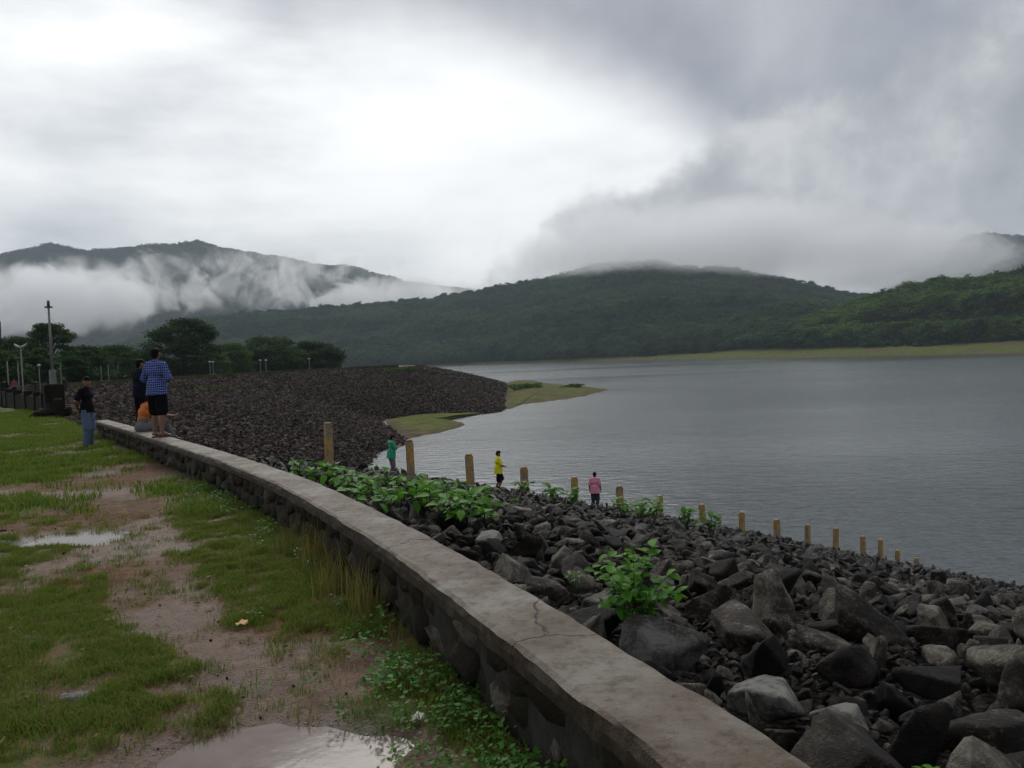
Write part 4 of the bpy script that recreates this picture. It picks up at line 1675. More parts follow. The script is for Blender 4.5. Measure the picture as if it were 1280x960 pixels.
# tall pole on its stone pillar
b = at_z(69, 520, -0.42)
t = empty('pole_pillar', (b.x, b.y, -0.45), R(35))
d_ = math.hypot(b.x, b.y)
k = d_ / FPX
ph = 36 * k
link('pillar', box_mesh('pillar', -0.40, 0.40, -0.36, 0.36, 0.0, ph * 0.98, 0.05), 'stone_moss', t)
link('footing', box_mesh('footing', -0.62, 0.62, -0.55, 0.55, 0.0, 0.42, 0.1), 'stone_moss', t)
link('pole_base', box_mesh('pole_base', -0.13, 0.13, -0.13, 0.13, ph * 0.981, ph + 15 * k, 0.02), 'pole_paint', t)
v, f = [], []
hh = (521 - 403) * k
tube(v, f, [(0, 0, ph + 14.9 * k), (0, 0, hh)], [0.065, 0.045], 10)
link('pole', mesh('pole', v, f, True), 'pole_paint', t)
v, f = [], []
tube(v, f, [(0, 0, hh), (0, 0, hh + 0.06)], [0.17, 0.17], 10)
tube(v, f, [(0, 0, hh + 0.061), (0, 0, hh + 0.33)], [0.07, 0.05], 8)
link('pole_cap', mesh('pole_cap', v, f, True), 'metal_dark', t)
tag(t, 'tall thin pale pole rising from a dark stone pillar beside the road wall', 'pole')
b2 = b + Vector((-0.9, -0.4, 0))
t = empty('dead_stump', (b.x + 0.15, b.y - 0.75, -0.46), 0.5)
t.scale = (0.62, 0.62, 0.7)
v, f = [], []
tube(v, f, [(-0.9, 0.1, 0.10), (-0.45, 0.0, 0.30), (-0.1, 0.1, 0.34), (0.35, -0.05, 0.42), (0.75, 0.1, 0.36), (1.05, 0.15, 0.72)], [0.16, 0.24, 0.34, 0.22, 0.16, 0.05], 9)
tube(v, f, [(0.0, 0.05, 0.2), (0.1, 0.15, 0.6), (-0.05, 0.2, 0.95)], [0.3, 0.24, 0.12], 8)
link('trunk', mesh('trunk', v, f, True), 'wood_dead', t)
v, f = [], []
tube(v, f, [(-0.2, 0, 0.2), (-0.5, 0.3, 0.35), (-0.9, 0.45, 0.3)], [0.1, 0.07, 0.02], 6)
tube(v, f, [(0.2, 0, 0.25), (0.4, -0.3, 0.2), (0.8, -0.5, 0.1)], [0.1, 0.07, 0.02], 6)
tube(v, f, [(-0.3, 0, 0.3), (-0.8, -0.3, 0.4), (-1.3, -0.4, 0.12)], [0.12, 0.08, 0.02], 6)
link('root', mesh('root', v, f, True), 'wood_dead', t)
tag(t, 'dark dead stump with upturned end at the foot of the pole pillar', 'stump')

# road wall going on beyond the pillar
rl = catmull([(-20.2, 35.6), (-26, 43.5), (-36, 57), (-47, 74), (-56, 92), (-61, 110)], 60)
t = empty('road_wall', (float(rl[0][0]), float(rl[0][1]), -0.5))
v, f = [], []
dirn = np.gradient(rl, axis=0)
dirn /= np.linalg.norm(dirn, axis=1)[:, None]
for i, (x, y) in enumerate(rl):
    nx, ny = dirn[i][1], -dirn[i][0]
    gzz = float(ground_base(x, y)) + 0.5
    for (o_, h_) in ((-0.17, -0.4), (-0.17, 0.78), (0.17, 0.78), (0.17, -1.2)):
        v.append((x + nx * o_ - rl[0][0], y + ny * o_ - rl[0][1], gzz + h_ + (0.05 * math.sin(i * 1.7) if h_ > 0 else 0)))
for i in range(len(rl) - 1):
    for b_ in range(4):
        f.append([i * 4 + b_, (i + 1) * 4 + b_, (i + 1) * 4 + (b_ + 1) % 4, i * 4 + (b_ + 1) % 4])
f.append([0, 1, 2, 3])
f.append([(len(rl) - 1) * 4 + q for q in (3, 2, 1, 0)])
link('wall_body', mesh('wall_body', v, f), 'stone_moss', t)
pm = box_mesh('pier', -0.24, 0.24, -0.24, 0.24, -0.4, 1.02, 0.03)
for i in range(2, len(rl), 4):
    o = link('pier', pm, 'stone_moss', t)
    x, y = rl[i]
    o.location = (x - rl[0][0], y - rl[0][1], float(ground_base(x, y)) + 0.5)
    o.rotation_euler = (0, 0, math.atan2(dirn[i][1], dirn[i][0]))
tag(t, 'dark mossy road wall with stone piers running left from the pole pillar', 'wall')

# kerb along the far crest
kl = crest_far[34:88] + np.array([-0.6, 0.4])
v, f = [], []
for i, (x, y) in enumerate(kl):
    gzz = float(ground_base(x, y))
    for (ox, oz) in ((-0.2, -0.3), (-0.2, 0.62), (0.2, 0.62), (0.2, -0.3)):
        v.append((x + ox - kl[0][0], y - kl[0][1], gzz + oz))
for i in range(len(kl) - 1):
    for b_ in range(4):
        f.append([i * 4 + b_, (i + 1) * 4 + b_, (i + 1) * 4 + (b_ + 1) % 4, i * 4 + (b_ + 1) % 4])
f.append([0, 1, 2, 3])
f.append([(len(kl) - 1) * 4 + q for q in (3, 2, 1, 0)])
o = link('crest_kerb', mesh('crest_kerb', v, f), 'crest_grass' if 'crest_grass' in MATS else 'slab', loc=(kl[0][0], kl[0][1], 0))
tag(o, 'thin low kerb along the top of the far dam below the trees', 'kerb')

# flat slab at the left edge of the grass, purple flag
b = at_z(4, 515, -0.42)
o = link('concrete_slab', box_mesh('concrete_slab', -1.0, 0.5, -0.5, 0.45, -0.06, 0.05, 0.02), 'slab', loc=(b.x, b.y, -0.42))
o.rotation_euler = (0, 0, 0.5)
tag(o, 'pale flat concrete slab lying in the grass at the left edge', 'slab')
b = at_dist(-8, 470, 60)
t = empty('flag_pole', (b.x, b.y, -0.5))
v, f = [], []
hf = at_dist(-8, 407, 60).z + 0.5
tube(v, f, [(0, 0, 0), (0, 0, hf)], [0.05, 0.04], 8)
link('pole', mesh('pole', v, f, True), 'pole_paint', t)
v, f = [], []
for i in range(9):
    for j in range(6):
        x = 0.08 + i * 0.07
        v.append((x, 0.07 * math.sin(i * 1.1 + j * 0.3), hf - 0.1 - j * 0.2 + 0.35 * (i / 8) * (1 if j == 0 else -0.3 if j == 5 else 0)))
f = grid_faces(9, 6).tolist()
fm = mesh('flag', v, f, True)
o = link('flag', fm, 'flag_purple', t)
sm = o.modifiers.new('cloth', 'SOLIDIFY')
sm.thickness = 0.012
tag(t, 'purple flag on a pole at the left edge above the trees', 'flag')

# ------------------------------------------------------------------ leaves and plants
def leaf_mesh(name, L, Wd, fold=0.15, droop=0.2, mat='leaf_bright'):
    v, f = [], []
    st = [(0.0, 0.02), (0.18, 0.72), (0.42, 1.0), (0.7, 0.7), (0.9, 0.3), (1.0, 0.02)]
    for (u, w) in st:
        z = -droop * L * u * u
        for s_ in (-1, 0, 1):
            v.append((s_ * w * Wd / 2, u * L, z + (fold * Wd * w * 0.5 if s_ else 0)))
    for k in range(len(st) - 1):
        for j in range(2):
            f.append([k * 3 + j, k * 3 + j + 1, (k + 1) * 3 + j + 1, (k + 1) * 3 + j])
    me_ = mesh(name, v, f, True)
    me_.materials.append(MATS[mat])
    return me_


LEAF = {m: [leaf_mesh('leaf', 1.0, w, fo, dr, m) for w, fo, dr in ((0.62, 0.2, 0.25), (0.75, 0.3, 0.12), (0.55, 0.1, 0.4))] for m in ('leaf_bright', 'leaf_yellow', 'leaf_weed')}


def plant(name, base, h, spread, n_leaf, leaf, mat, label, cat, group, seed, stems=5):
    r = random.Random(seed)
    t = empty(name, base, r.uniform(0, 6.28))
    tv, tf = [], []
    spots = []
    per = max(1, n_leaf // stems)
    for s_ in range(stems):
        a = 2 * math.pi * (s_ + r.uniform(-0.3, 0.3)) / stems
        rr_ = spread * r.uniform(0.25, 1.0)
        tip = Vector((rr_ * math.cos(a), rr_ * math.sin(a), h * r.uniform(0.6, 1.05) * (1.15 - 0.35 * rr_ / spread)))
        mid = Vector((tip.x * 0.35, tip.y * 0.35, tip.z * 0.6))
        tube(tv, tf, [(0.02 * math.cos(a), 0.02 * math.sin(a), -0.12), mid, tip], [leaf * 0.05, leaf * 0.04, leaf * 0.02], 4)
        for q in range(per):
            u = 0.3 + 0.7 * (q + r.random()) / per
            p = Vector((0, 0, 0)).lerp(mid, u * 2) if u < 0.5 else mid.lerp(tip, u * 2 - 1)
            spots.append((p, a + q * 2.4 + r.uniform(-0.6, 0.6), u))
    link('stem', mesh('stem', tv, tf, True), 'stem', t)
    for p, a, u in spots:
        o = link('leaf', r.choice(LEAF[mat]), None, t)
        s_ = leaf * r.uniform(0.65, 1.2)
        o.location = p
        o.scale = (s_, s_, s_)
        o.rotation_euler = (r.uniform(-0.45, 0.55), r.uniform(-0.4, 0.4), a)
    tag(t, label, cat, group)
    return t


pl = random.Random(77)
# broad-leaved patch beside the wall
PATCH = [(372, 578), (395, 582), (418, 588), (440, 600), (460, 592), (472, 607), (486, 596), (498, 611), (512, 600), (524, 617), (540, 606), (552, 622), (566, 612),
         (580, 626), (594, 618), (608, 630), (410, 577), (450, 610), (530, 596), (556, 603), (580, 610), (604, 621), (428, 596), (484, 617), (536, 612), (566, 630)]
for k, (x, y) in enumerate(PATCH):
    p = hit_face(x, y + 12, 0.25)
    dd_ = math.hypot(p.x, p.y)
    plant('broadleaf_plant', (p.x, p.y, float(face_z(p.x, p.y)[0]) + 0.12), 0.44, 0.40, 16, 0.21, 'leaf_bright',
          'bright green broad-leaved plant in the low patch between the wall and the nearest posts', 'plant', 'broad-leaved plants beyond the wall', 1000 + k, 5)
p = hit_face(552, 640, 0.15)
plant('broadleaf_plant', (p.x, p.y, float(face_z(p.x, p.y)[0]) + 0.14), 0.38, 0.22, 14, 0.17, 'leaf_yellow', 'yellowing wilted plant below the bright green patch', 'plant', None, 61, 5)
# big leafy weed among the boulders
p = hit_face(795, 790, 0.1)
plant('leafy_weed', (p.x, p.y, float(face_z(p.x, p.y)[0]) + 0.10), 0.68, 0.42, 230, 0.105, 'leaf_bright', 'big bright leafy weed growing between the boulders next to the wall', 'plant', None, 62, 15)
p = hit_face(718, 738, 0.1)
plant('leafy_weed', (p.x, p.y, float(face_z(p.x, p.y)[0]) + 0.14), 0.16, 0.11, 24, 0.06, 'leaf_weed', 'small green weed in the gap left of the pale rounded boulder', 'plant', None, 63, 5)
p = hit_face(1165, 960, 0.25)
plant('leafy_weed', (p.x, p.y, p.z - 0.12), 0.14, 0.09, 16, 0.065, 'leaf_bright', 'small bright weed at the bottom edge between dark boulders', 'plant', None, 64, 4)
for k, (x, y, lab) in enumerate([(690, 624, 'green tuft between the fourth and fifth yellow posts'), (716, 628, 'green tuft at the foot of the fifth yellow post'), (800, 643, 'bright tuft between the sixth and seventh yellow posts'),
                                 (818, 649, 'green tuft at the foot of the seventh yellow post'), (858, 654, 'thin bright tuft left of the eighth yellow post'), (890, 664, 'grey-green tuft right of the eighth yellow post'),
                                 (778, 640, 'green tuft at the foot of the sixth yellow post'), (655, 614, 'small tuft at the foot of the fourth yellow post')]):
    p = hit_face(x, y, 0.2)
    plant('leafy_weed', (p.x, p.y, float(face_z(p.x, p.y)[0]) + 0.18), 0.42, 0.40, 20, 0.22, 'leaf_weed' if k % 2 else 'leaf_bright', lab, 'plant', 'weeds along the line of posts', 80 + k, 5)

# ------------------------------------------------------------------ grass and small weeds on the land side
def tuft(seed, n, h, spread, w, mat, lean=0.5):
    r = random.Random(seed)
    v, f = [], []
    for k in range(n):
        a, q = r.uniform(0, 6.28), spread * math.sqrt(r.random())
        x, y = q * math.cos(a), q * math.sin(a)
        b_ = r.uniform(0, 6.28)
        hh_ = h * r.uniform(0.5, 1.2)
        ln = lean * hh_ * r.uniform(0.2, 1.0)
        dx, dy = math.cos(b_), math.sin(b_)
        sx, sy = -dy * w / 2, dx * w / 2
        i = len(v)
        v += [(x - sx, y - sy, -0.01), (x + sx, y + sy, -0.01), (x + dx * ln * 0.35 + sx * 0.8, y + dy * ln * 0.35 + sy * 0.8, hh_ * 0.6),
              (x + dx * ln * 0.35 - sx * 0.8, y + dy * ln * 0.35 - sy * 0.8, hh_ * 0.6), (x + dx * ln, y + dy * ln, hh_)]
        f += [[i, i + 1, i + 2, i + 3], [i + 3, i + 2, i + 4]]
    me_ = mesh('grass_tuft', v, f)
    me_.materials.append(MATS[mat])
    return me_


def weedlet(seed, n, h, leaf, mat):
    r = random.Random(seed)
    v, f = [], []
    for k in range(n):
        a = r.uniform(0, 6.28)
        q = h * 0.8 * math.sqrt(r.random())
        c = Vector((q * math.cos(a), q * math.sin(a), h * r.uniform(0.2, 1.0)))
        nr = Vector((r.gauss(0, 0.45), r.gauss(0, 0.45), 1)).normalized()
        u = nr.orthogonal().normalized()
        u = Matrix.Rotation(r.uniform(0, 6.28), 3, nr) @ u
        w = nr.cross(u)
        s_ = leaf * r.uniform(0.6, 1.3)
        i = len(v)
        v += [tuple(c - u * s_ * 0.5), tuple(c + w * s_ * 0.36), tuple(c + u * s_ * 0.55), tuple(c - w * s_ * 0.36)]
        f += [[i, i + 1, i + 2, i + 3]]
    me_ = mesh('weed', v, f)
    me_.materials.append(MATS[mat])
    return me_


def ground_points(n, x0, x1, y0, y1, seed, dens):
    r = np.random.default_rng(seed)
    x, y = r.uniform(x0, x1, n), r.uniform(y0, y1, n)
    z, mud, pd = ground_z(x, y)
    d, side, _ = poly_dist(x, y, wall_line[::6])
    ok = (side < -h2 - 0.02) & (r.random(n) < dens(x, y, mud, pd, d)) & (x > -0.72 * y - 2.0) & (x < 0.7 * y + 0.5)
    return np.stack([x, y, z], -1)[ok], d[ok]


g_kinds = [tuft(k, 15, 0.036, 0.055, 0.0040, 'grass_blade' if k < 4 else 'grass_dry', 1.1) for k in range(5)]
pts, dw = ground_points(170000, -7.5, 1.0, 1.6, 9.5, 1, lambda x, y, m, p, d: np.clip(1.1 - m * 1.15, 0.06, 1) * (p > 0.9) * sstep(fbm(x * 2.2, y * 2.2, 61, 4, 0.6), 0.28, 0.56) * sstep(fbm(x * 9, y * 9, 66, 3, 0.6), 0.2, 0.6))
k = len(pts)
s_ = rng.uniform(0.55, 1.15, k) * (1 + 0.9 * np.exp(-(dw / 0.3)))
o = instancer('grass', pts, np.stack([s_ * 1.1, s_ * 1.1, s_], -1), np.stack([rng.normal(0, 0.1, k), rng.normal(0, 0.1, k), rng.random(k) * 6.28], -1), g_kinds, rng.integers(0, 5, k))
tag(o, 'short trampled green grass beside the muddy path', 'grass')
n1_ = k
g_far = [tuft(20 + k, 22, 0.075, 0.13, 0.009, 'grass_blade', 0.9) for k in range(4)]
pts, dw = ground_points(90000, -34, -2.5, 9.0, 44, 2, lambda x, y, m, p, d: np.clip(1.0 - m * 1.2, 0.02, 1) * (p > 0.95) * sstep(fbm(x * 1.1, y * 1.1, 62, 4, 0.6), 0.25, 0.5))
k = len(pts)
s_ = rng.uniform(0.7, 1.4, k)
o = instancer('grass', pts, np.stack([s_ * 1.3, s_ * 1.3, s_], -1), np.stack([np.zeros(k), np.zeros(k), rng.random(k) * 6.28], -1), g_far, rng.integers(0, 4, k))
tag(o, 'green grass verge farther along the road towards the pole pillar', 'grass')
w_kinds = [weedlet(40 + k, 30, 0.11, 0.026, 'leaf_weed') for k in range(5)]
pts, dw = ground_points(26000, -7, 1.0, 1.4, 13, 3, lambda x, y, m, p, d: np.exp(-np.maximum(d - 0.25, 0) / 0.16) * (0.25 + 0.6 * (y < 4.2)) * sstep(fbm(x * 1.5, y * 1.5, 63, 3), 0.28, 0.5))
k = len(pts)
s_ = rng.uniform(0.5, 1.25, k)
o = instancer('low_weeds', pts, np.stack([s_, s_, s_], -1), np.stack([np.zeros(k), np.zeros(k), rng.random(k) * 6.28], -1), w_kinds, rng.integers(0, 5, k))
tag(o, 'dark green round-leaved weeds along the foot of the wall', 'weeds')
n3_ = k
d_kinds = [tuft(60 + k, 20, 0.30, 0.09, 0.004, 'grass_dry', 0.55) for k in range(4)]
pts, dw = ground_points(9000, -5, 0, 3.5, 12, 4, lambda x, y, m, p, d: np.exp(-np.maximum(d - 0.28, 0) / 0.13) * np.exp(-((y - 5.9) / 1.0) ** 2) * 0.4)
k = len(pts)
s_ = rng.uniform(0.5, 1.2, k)
o = instancer('dry_grass', pts, np.stack([s_, s_, s_], -1), np.stack([np.zeros(k), np.zeros(k), rng.random(k) * 6.28], -1), d_kinds, rng.integers(0, 4, k))
tag(o, 'tall straw-coloured grass standing against the middle of the wall', 'grass')

# fallen leaves and pebbles
fl = leaf_mesh('fallen_leaf', 1.0, 0.55, 0.25, -0.1, 'leaf_fallen')
pts, dw = ground_points(2600, -7, 1, 1.8, 11, 5, lambda x, y, m, p, d: 0.35 + 0 * x)
k = len(pts)
s_ = rng.uniform(0.018, 0.05, k)
pts[:, 2] += 0.012
o = instancer('fallen_leaves', pts, np.stack([s_] * 3, -1), np.stack([rng.normal(0, 0.3, k), rng.normal(0, 0.3, k), rng.random(k) * 6.28], -1), [fl], np.zeros(k, int))
tag(o, 'scattered fallen yellow and brown leaves on the wet ground', 'leaves')
peb = []
for k in range(3):
    P, F = hull_rock(900 + k, 1, 0.7, 8, 0.02)
    m_ = mesh('pebble', P, F)
    m_.materials.append(MATS['masonry'])
    peb.append(m_)
pts, dw = ground_points(6000, -8, 1, 1.6, 16, 6, lambda x, y, m, p, d: 0.1 + 0.6 * m)
k = len(pts)
s_ = 0.006 + 0.03 * rng.random(k) ** 4
o = instancer('gravel', pts, np.stack([s_] * 3, -1), rng.random((k, 3)) * 6.28, peb, rng.integers(0, 3, k))
tag(o, 'small pebbles scattered over the muddy path', 'gravel')


def on_ground(x, y):
    p = at_z(x, y, -0.08)
    for _ in range(6):
        p = at_z(x, y, float(ground_z(np.array([p.x]), np.array([p.y]))[0][0]))
    return p


def flat_scrap(name, x, y, w, h, mat, label, cat, rz):
    p = on_ground(x, y)
    v = []
    for i in range(4):
        for j in range(4):
            v.append(((i / 3 - 0.5) * w, (j / 3 - 0.5) * h, 0.012 + 0.012 * math.sin(i * 2.1 + j * 1.3)))
    o = link(name, mesh(name, v, grid_faces(4, 4).tolist(), True), mat, loc=(p.x, p.y, p.z + 0.012))
    o.rotation_euler = (0.1, -0.08, rz)
    sm_ = o.modifiers.new('thickness', 'SOLIDIFY')
    sm_.thickness = 0.002
    tag(o, label, cat)


flat_scrap('paper_scrap', 522, 902, 0.062, 0.05, 'paper', 'crumpled white scrap of paper in the grass near the puddle', 'paper', 0.4)
flat_scrap('wrapper', 302, 783, 0.075, 0.05, 'wrapper', 'small orange-yellow wrapper lying on the brown earth', 'wrapper', 0.6)
for (x, y, wpx, hpx, mat, lab) in [(95, 871, 46, 0.035, 'rock_pale', 'flat brown stone half sunk in the grass at lower left'), (35, 800, 52, 0.03, 'rock_pale', 'grey flat stone in the grass near the left edge'),
                                   (3, 664, 24, 0.1, 'rock', 'small dark stone at the left edge beside the puddle'), (385, 768, 14, 0.03, 'rock', 'small dark stone on the bare earth below the wall')]:
    p = on_ground(x, y)
    s_ = wpx / FPX * math.hypot(p.x, p.y)
    P, F = hull_rock(950 + x, 3, 0.5, 11, 0.05)
    o = link('flat_stone', mesh('flat_stone', P, F, True), mat, loc=(p.x, p.y, p.z + 0.004))
    o.scale = (s_, s_ * 0.8, hpx * 2.2)
    o.rotation_euler = (0, 0, 0.3)
    tag(o, lab, 'stone')
print('grass', n1_, 'weeds', n3_)

# ------------------------------------------------------------------ people
tmp_scene = bpy.data.scenes.new('workbench')


def cap(v, f, p0, p1, r0, r1, asp=1.0, side=None, n=12, rings=5):
    """rounded cone from p0 to p1; asp flattens it across 'side'"""
    p0, p1 = Vector(p0), Vector(p1)
    d = p1 - p0
    L = d.length
    d = d / L if L > 1e-6 else Vector((0, 0, 1))
    s_ = Vector(side) if side else Vector((1, 0, 0))
    s_ = s_ - d * s_.dot(d)
    if s_.length < 1e-3:
        s_ = d.orthogonal()
    s_.normalize()
    b = d.cross(s_)
    base = len(v)
    prof = []
    for k in range(rings):
        a = math.pi / 2 * k / (rings - 0.0)
        prof.append((p0 - d * r0 * math.cos(a), r0 * math.sin(a)))
    prof.append((p0, r0))
    prof.append((p0.lerp(p1, 0.5), (r0 + r1) / 2))
    prof.append((p1, r1))
    for k in range(1, rings):
        a = math.pi / 2 * k / rings
        prof.append((p1 + d * r1 * math.sin(a), r1 * math.cos(a)))
    prof[0] = (prof[0][0], 0.002)
    for (c, r_) in prof:
        for j in range(n):
            a = 2 * math.pi * j / n
            v.append(tuple(c + s_ * math.cos(a) * r_ + b * math.sin(a) * r_ * asp))
    m = len(prof)
    for k in range(m - 1):
        for j in range(n):
            f.append([base + k * n + j, base + k * n + (j + 1) % n, base + (k + 1) * n + (j + 1) % n, base + (k + 1) * n + j])
    f.append([base + j for j in range(n)][::-1])
    f.append([base + (m - 1) * n + j for j in range(n)])


def fuse(name, parts, voxel, smooth=6, hem=None):
    """fuse overlapping rounded cones into one continuous skin"""
    v, f = [], []
    for p in parts:
        cap(v, f, *p[:4], *(p[4:]))
    me_ = mesh(name, v, f)
    o = bpy.data.objects.new(name, me_)
    tmp_scene.collection.objects.link(o)
    r_ = o.modifiers.new('r', 'REMESH')
    r_.mode = 'VOXEL'
    r_.voxel_size = voxel
    s_ = o.modifiers.new('s', 'SMOOTH')
    s_.iterations = smooth
    s_.factor = 0.5
    tmp_scene.view_layers[0].update()
    dg = tmp_scene.view_layers[0].depsgraph
    out = bpy.data.meshes.new_from_object(o.evaluated_get(dg))
    out.name = name
    if hem is not None:
        bm_ = bmesh.new()
        bm_.from_mesh(out)
        bmesh.ops.bisect_plane(bm_, geom=list(bm_.verts) + list(bm_.edges) + list(bm_.faces), plane_co=hem[0], plane_no=hem[1], clear_inner=True)
        bm_.to_mesh(out)
        bm_.free()
    out.polygons.foreach_set('use_smooth', np.ones(len(out.polygons), dtype=bool))
    bpy.data.objects.remove(o)
    return out


def person(loc, rz, label, J, wear, height=1.7, voxel=0.012, group=None, hair_long=False):
    """J: joints for a 1.7 m body facing +y, feet at 0. wear: list of (part name, kind, material)."""
    k = height / 1.7
    t = empty('person', loc, rz)
    D = dict(pel=(0, 0, 0.93), chest=(0, 0.0, 1.28), neck=(0, 0.0, 1.455), head=(0, 0.025, 1.60),
             shl=(-0.18, 0, 1.40), shr=(0.18, 0, 1.40), ell=(-0.24, -0.03, 1.13), elr=(0.24, -0.03, 1.13), wrl=(-0.25, 0.06, 0.90), wrr=(0.25, 0.06, 0.90),
             hpl=(-0.095, 0, 0.90), hpr=(0.095, 0, 0.90), knl=(-0.10, 0.02, 0.49), knr=(0.10, 0.02, 0.49), anl=(-0.10, -0.03, 0.08), anr=(0.10, -0.03, 0.08),
             tol=(-0.115, 0.14, 0.03), tor=(0.115, 0.14, 0.03), look=(0, 1, 0), hdl=(0, 0.02, -0.09), hdr=(0, 0.02, -0.09))
    D.update(J)
    Q = {a: Vector(b) for a, b in D.items()}
    look = Q['look'].normalized()
    right = look.cross(Vector((0, 0, 1))).normalized()
    up = right.cross(look)
    pel, ch, nk, hd = Q['pel'], Q['chest'], Q['neck'], Q['head']
    shax = (Q['shr'] - Q['shl']).normalized()
    hpax = (Q['hpr'] - Q['hpl']).normalized()
    sp = ch - pel

    def torso(g):
        return [(pel - hpax * 0.065, pel + hpax * 0.065, 0.105 + g, 0.105 + g, 0.95, sp), (pel + sp * 0.1, pel + sp * 0.55, 0.125 + g, 0.128 + g, 0.74, hpax),
                (pel + sp * 0.55, ch + sp * 0.05, 0.13 + g, 0.145 + g, 0.72, shax), (ch - shax * 0.07, ch + shax * 0.07, 0.105 + g, 0.105 + g, 1.0, sp),
                (Q['shl'] * 0.9 + Q['shr'] * 0.1, Q['shr'] * 0.9 + Q['shl'] * 0.1, 0.062 + g, 0.062 + g), (ch + sp * 0.2, nk, 0.085 + g, 0.05 + g)]

    def arm(s_, g, a=0.0, b=1.0, flare=0.0):
        sh, el, wr_ = Q['sh' + s_], Q['el' + s_], Q['wr' + s_]
        out = [(sh, sh.lerp(el, min(b * 2, 1.0)), 0.058 + g, 0.045 + g + flare)]
        if b > 0.5:
            out.append((el, el.lerp(wr_, b * 2 - 1), 0.044 + g, 0.030 + g + flare))
        return out

    def leg(s_, g, b=1.0, flare=0.0):
        hp, kn, an = Q['hp' + s_], Q['kn' + s_], Q['an' + s_]
        out = [(hp, hp.lerp(kn, min(1.0, b * 2)), 0.088 + g, 0.088 + (0.058 - 0.088) * min(1.0, b * 2) + g + flare)]
        if b > 0.5:
            out.append((kn, kn.lerp(an, 0.35 * min(1, b * 2 - 1) / 1.0), 0.057 + g, 0.058 + g))
            out.append((kn.lerp(an, 0.35 * min(1, b * 2 - 1)), kn.lerp(an, b * 2 - 1), 0.058 + g, 0.038 + g + flare))
        return out

    body = torso(0) + arm('l', 0) + arm('r', 0) + leg('l', 0) + leg('r', 0)
    body += [(nk - Vector((0, 0, 0.03)), hd - up * 0.05, 0.054, 0.050)]
    body += [(hd - up * 0.045 + look * 0.012, hd + up * 0.05 - look * 0.005, 0.070, 0.083, 1.12, right), (hd - up * 0.085 + look * 0.045, hd - up * 0.06 + look * 0.03, 0.034, 0.05)]
    body += [(hd - up * 0.03 + look * 0.085, hd - up * 0.008 + look * 0.08, 0.016, 0.010)]
    for s_ in (-1, 1):
        body.append((hd - up * 0.02 + right * 0.076 * s_, hd + up * 0.015 + right * 0.083 * s_ - look * 0.01, 0.014, 0.018))
    for s_ in 'lr':
        wr_ = Q['wr' + s_]
        hv = Q['hd' + s_].normalized()
        sv = (Vector((0, 1, 0)) - hv * hv.y)
        sv = sv.normalized() if sv.length > 0.1 else Vector((1, 0, 0))
        pv = hv.cross(sv) * (1 if s_ == 'l' else -1)
        pe = wr_ + hv * 0.075
        body.append((wr_, pe, 0.030, 0.036, 0.5, sv))
        for q, (o_, Lf) in enumerate(((0.032, 0.066), (0.011, 0.076), (-0.011, 0.071), (-0.030, 0.055))):
            b0 = pe + sv * o_
            b1 = b0 + hv * Lf * 0.55 + pv * 0.008
            b2_ = b1 + hv * Lf * 0.4 + pv * 0.026
            body.append((b0, b1, 0.0095, 0.009))
            body.append((b1, b2_, 0.009, 0.0075))
        th0 = wr_ + hv * 0.028 + sv * 0.026
        body.append((th0, th0 + hv * 0.04 + sv * 0.028 + pv * 0.01, 0.013, 0.0105))
        body.append((th0 + hv * 0.04 + sv * 0.028 + pv * 0.01, th0 + hv * 0.07 + sv * 0.032 + pv * 0.022, 0.0105, 0.0085))
        an, to = Q['an' + s_], Q['to' + s_]
        fd = (to - an)
        body.append((an - fd * 0.28 - Vector((0, 0, 0.035)), to - Vector((0, 0, 0.0)), 0.036, 0.03, 0.8, Vector((1, 0, 0))))
        body.append((an, an.lerp(to, 0.5), 0.04, 0.036))
    o = link('body', fuse('body', body, voxel, 4), 'skin', t)
    for (nm, kind, mat) in wear:
        g = 0.016
        hem = None
        if kind == 'tee':
            P_ = torso(g + 0.006) + arm('l', g, 0, 0.36, 0.014) + arm('r', g, 0, 0.36, 0.014)
            P_ += [(pel + sp * 0.22, pel - sp * 0.4, 0.175 + g, 0.20 + g, 0.78, hpax)]
            hem = (pel - sp * 0.16, sp)
        elif kind == 'short_tee':
            P_ = torso(g + 0.01)[2:] + arm('l', g, 0, 0.36, 0.014) + arm('r', g, 0, 0.36, 0.014) + [(pel + sp * 0.5, ch, 0.15, 0.16, 0.8, hpax)]
        elif kind == 'shirt':
            P_ = torso(g + 0.008) + arm('l', g, 0, 0.62, 0.012) + arm('r', g, 0, 0.62, 0.012)
            P_ += [(pel + sp * 0.25, pel - sp * 0.4, 0.185 + g, 0.215 + g, 0.80, hpax)]
            hem = (pel - sp * 0.30, sp)
        elif kind == 'longtee':
            P_ = torso(g + 0.008) + arm('l', g, 0, 0.42, 0.016) + arm('r', g, 0, 0.42, 0.016)
            P_ += [(pel + sp * 0.25, pel - sp * 0.5, 0.19 + g, 0.215 + g, 0.82, hpax)]
            hem = (pel - sp * 0.40, sp)
        elif kind == 'trousers':
            P_ = leg('l', g + 0.006, 0.97, 0.024) + leg('r', g + 0.006, 0.97, 0.024) + torso(g + 0.004)[:1]
            if nm == 'grey_trousers':
                P_ += torso(0.03)[:2]
        elif kind == 'shorts':
            P_ = leg('l', g + 0.014, 0.47, 0.022) + leg('r', g + 0.014, 0.47, 0.022) + torso(g + 0.002)[:1]
        elif kind == 'hair':
            P_ = [(hd + up * 0.052 - look * 0.024, hd + up * 0.066 + look * 0.01, 0.086, 0.082, 1.0, right), (hd - up * 0.012 - look * 0.04, hd + up * 0.05 - look * 0.03, 0.072, 0.082, 1.0, right)]
            if hair_long:
                P_.append((hd - look * 0.06, nk - look * 0.07 - Vector((0, 0, 0.12)), 0.07, 0.05))
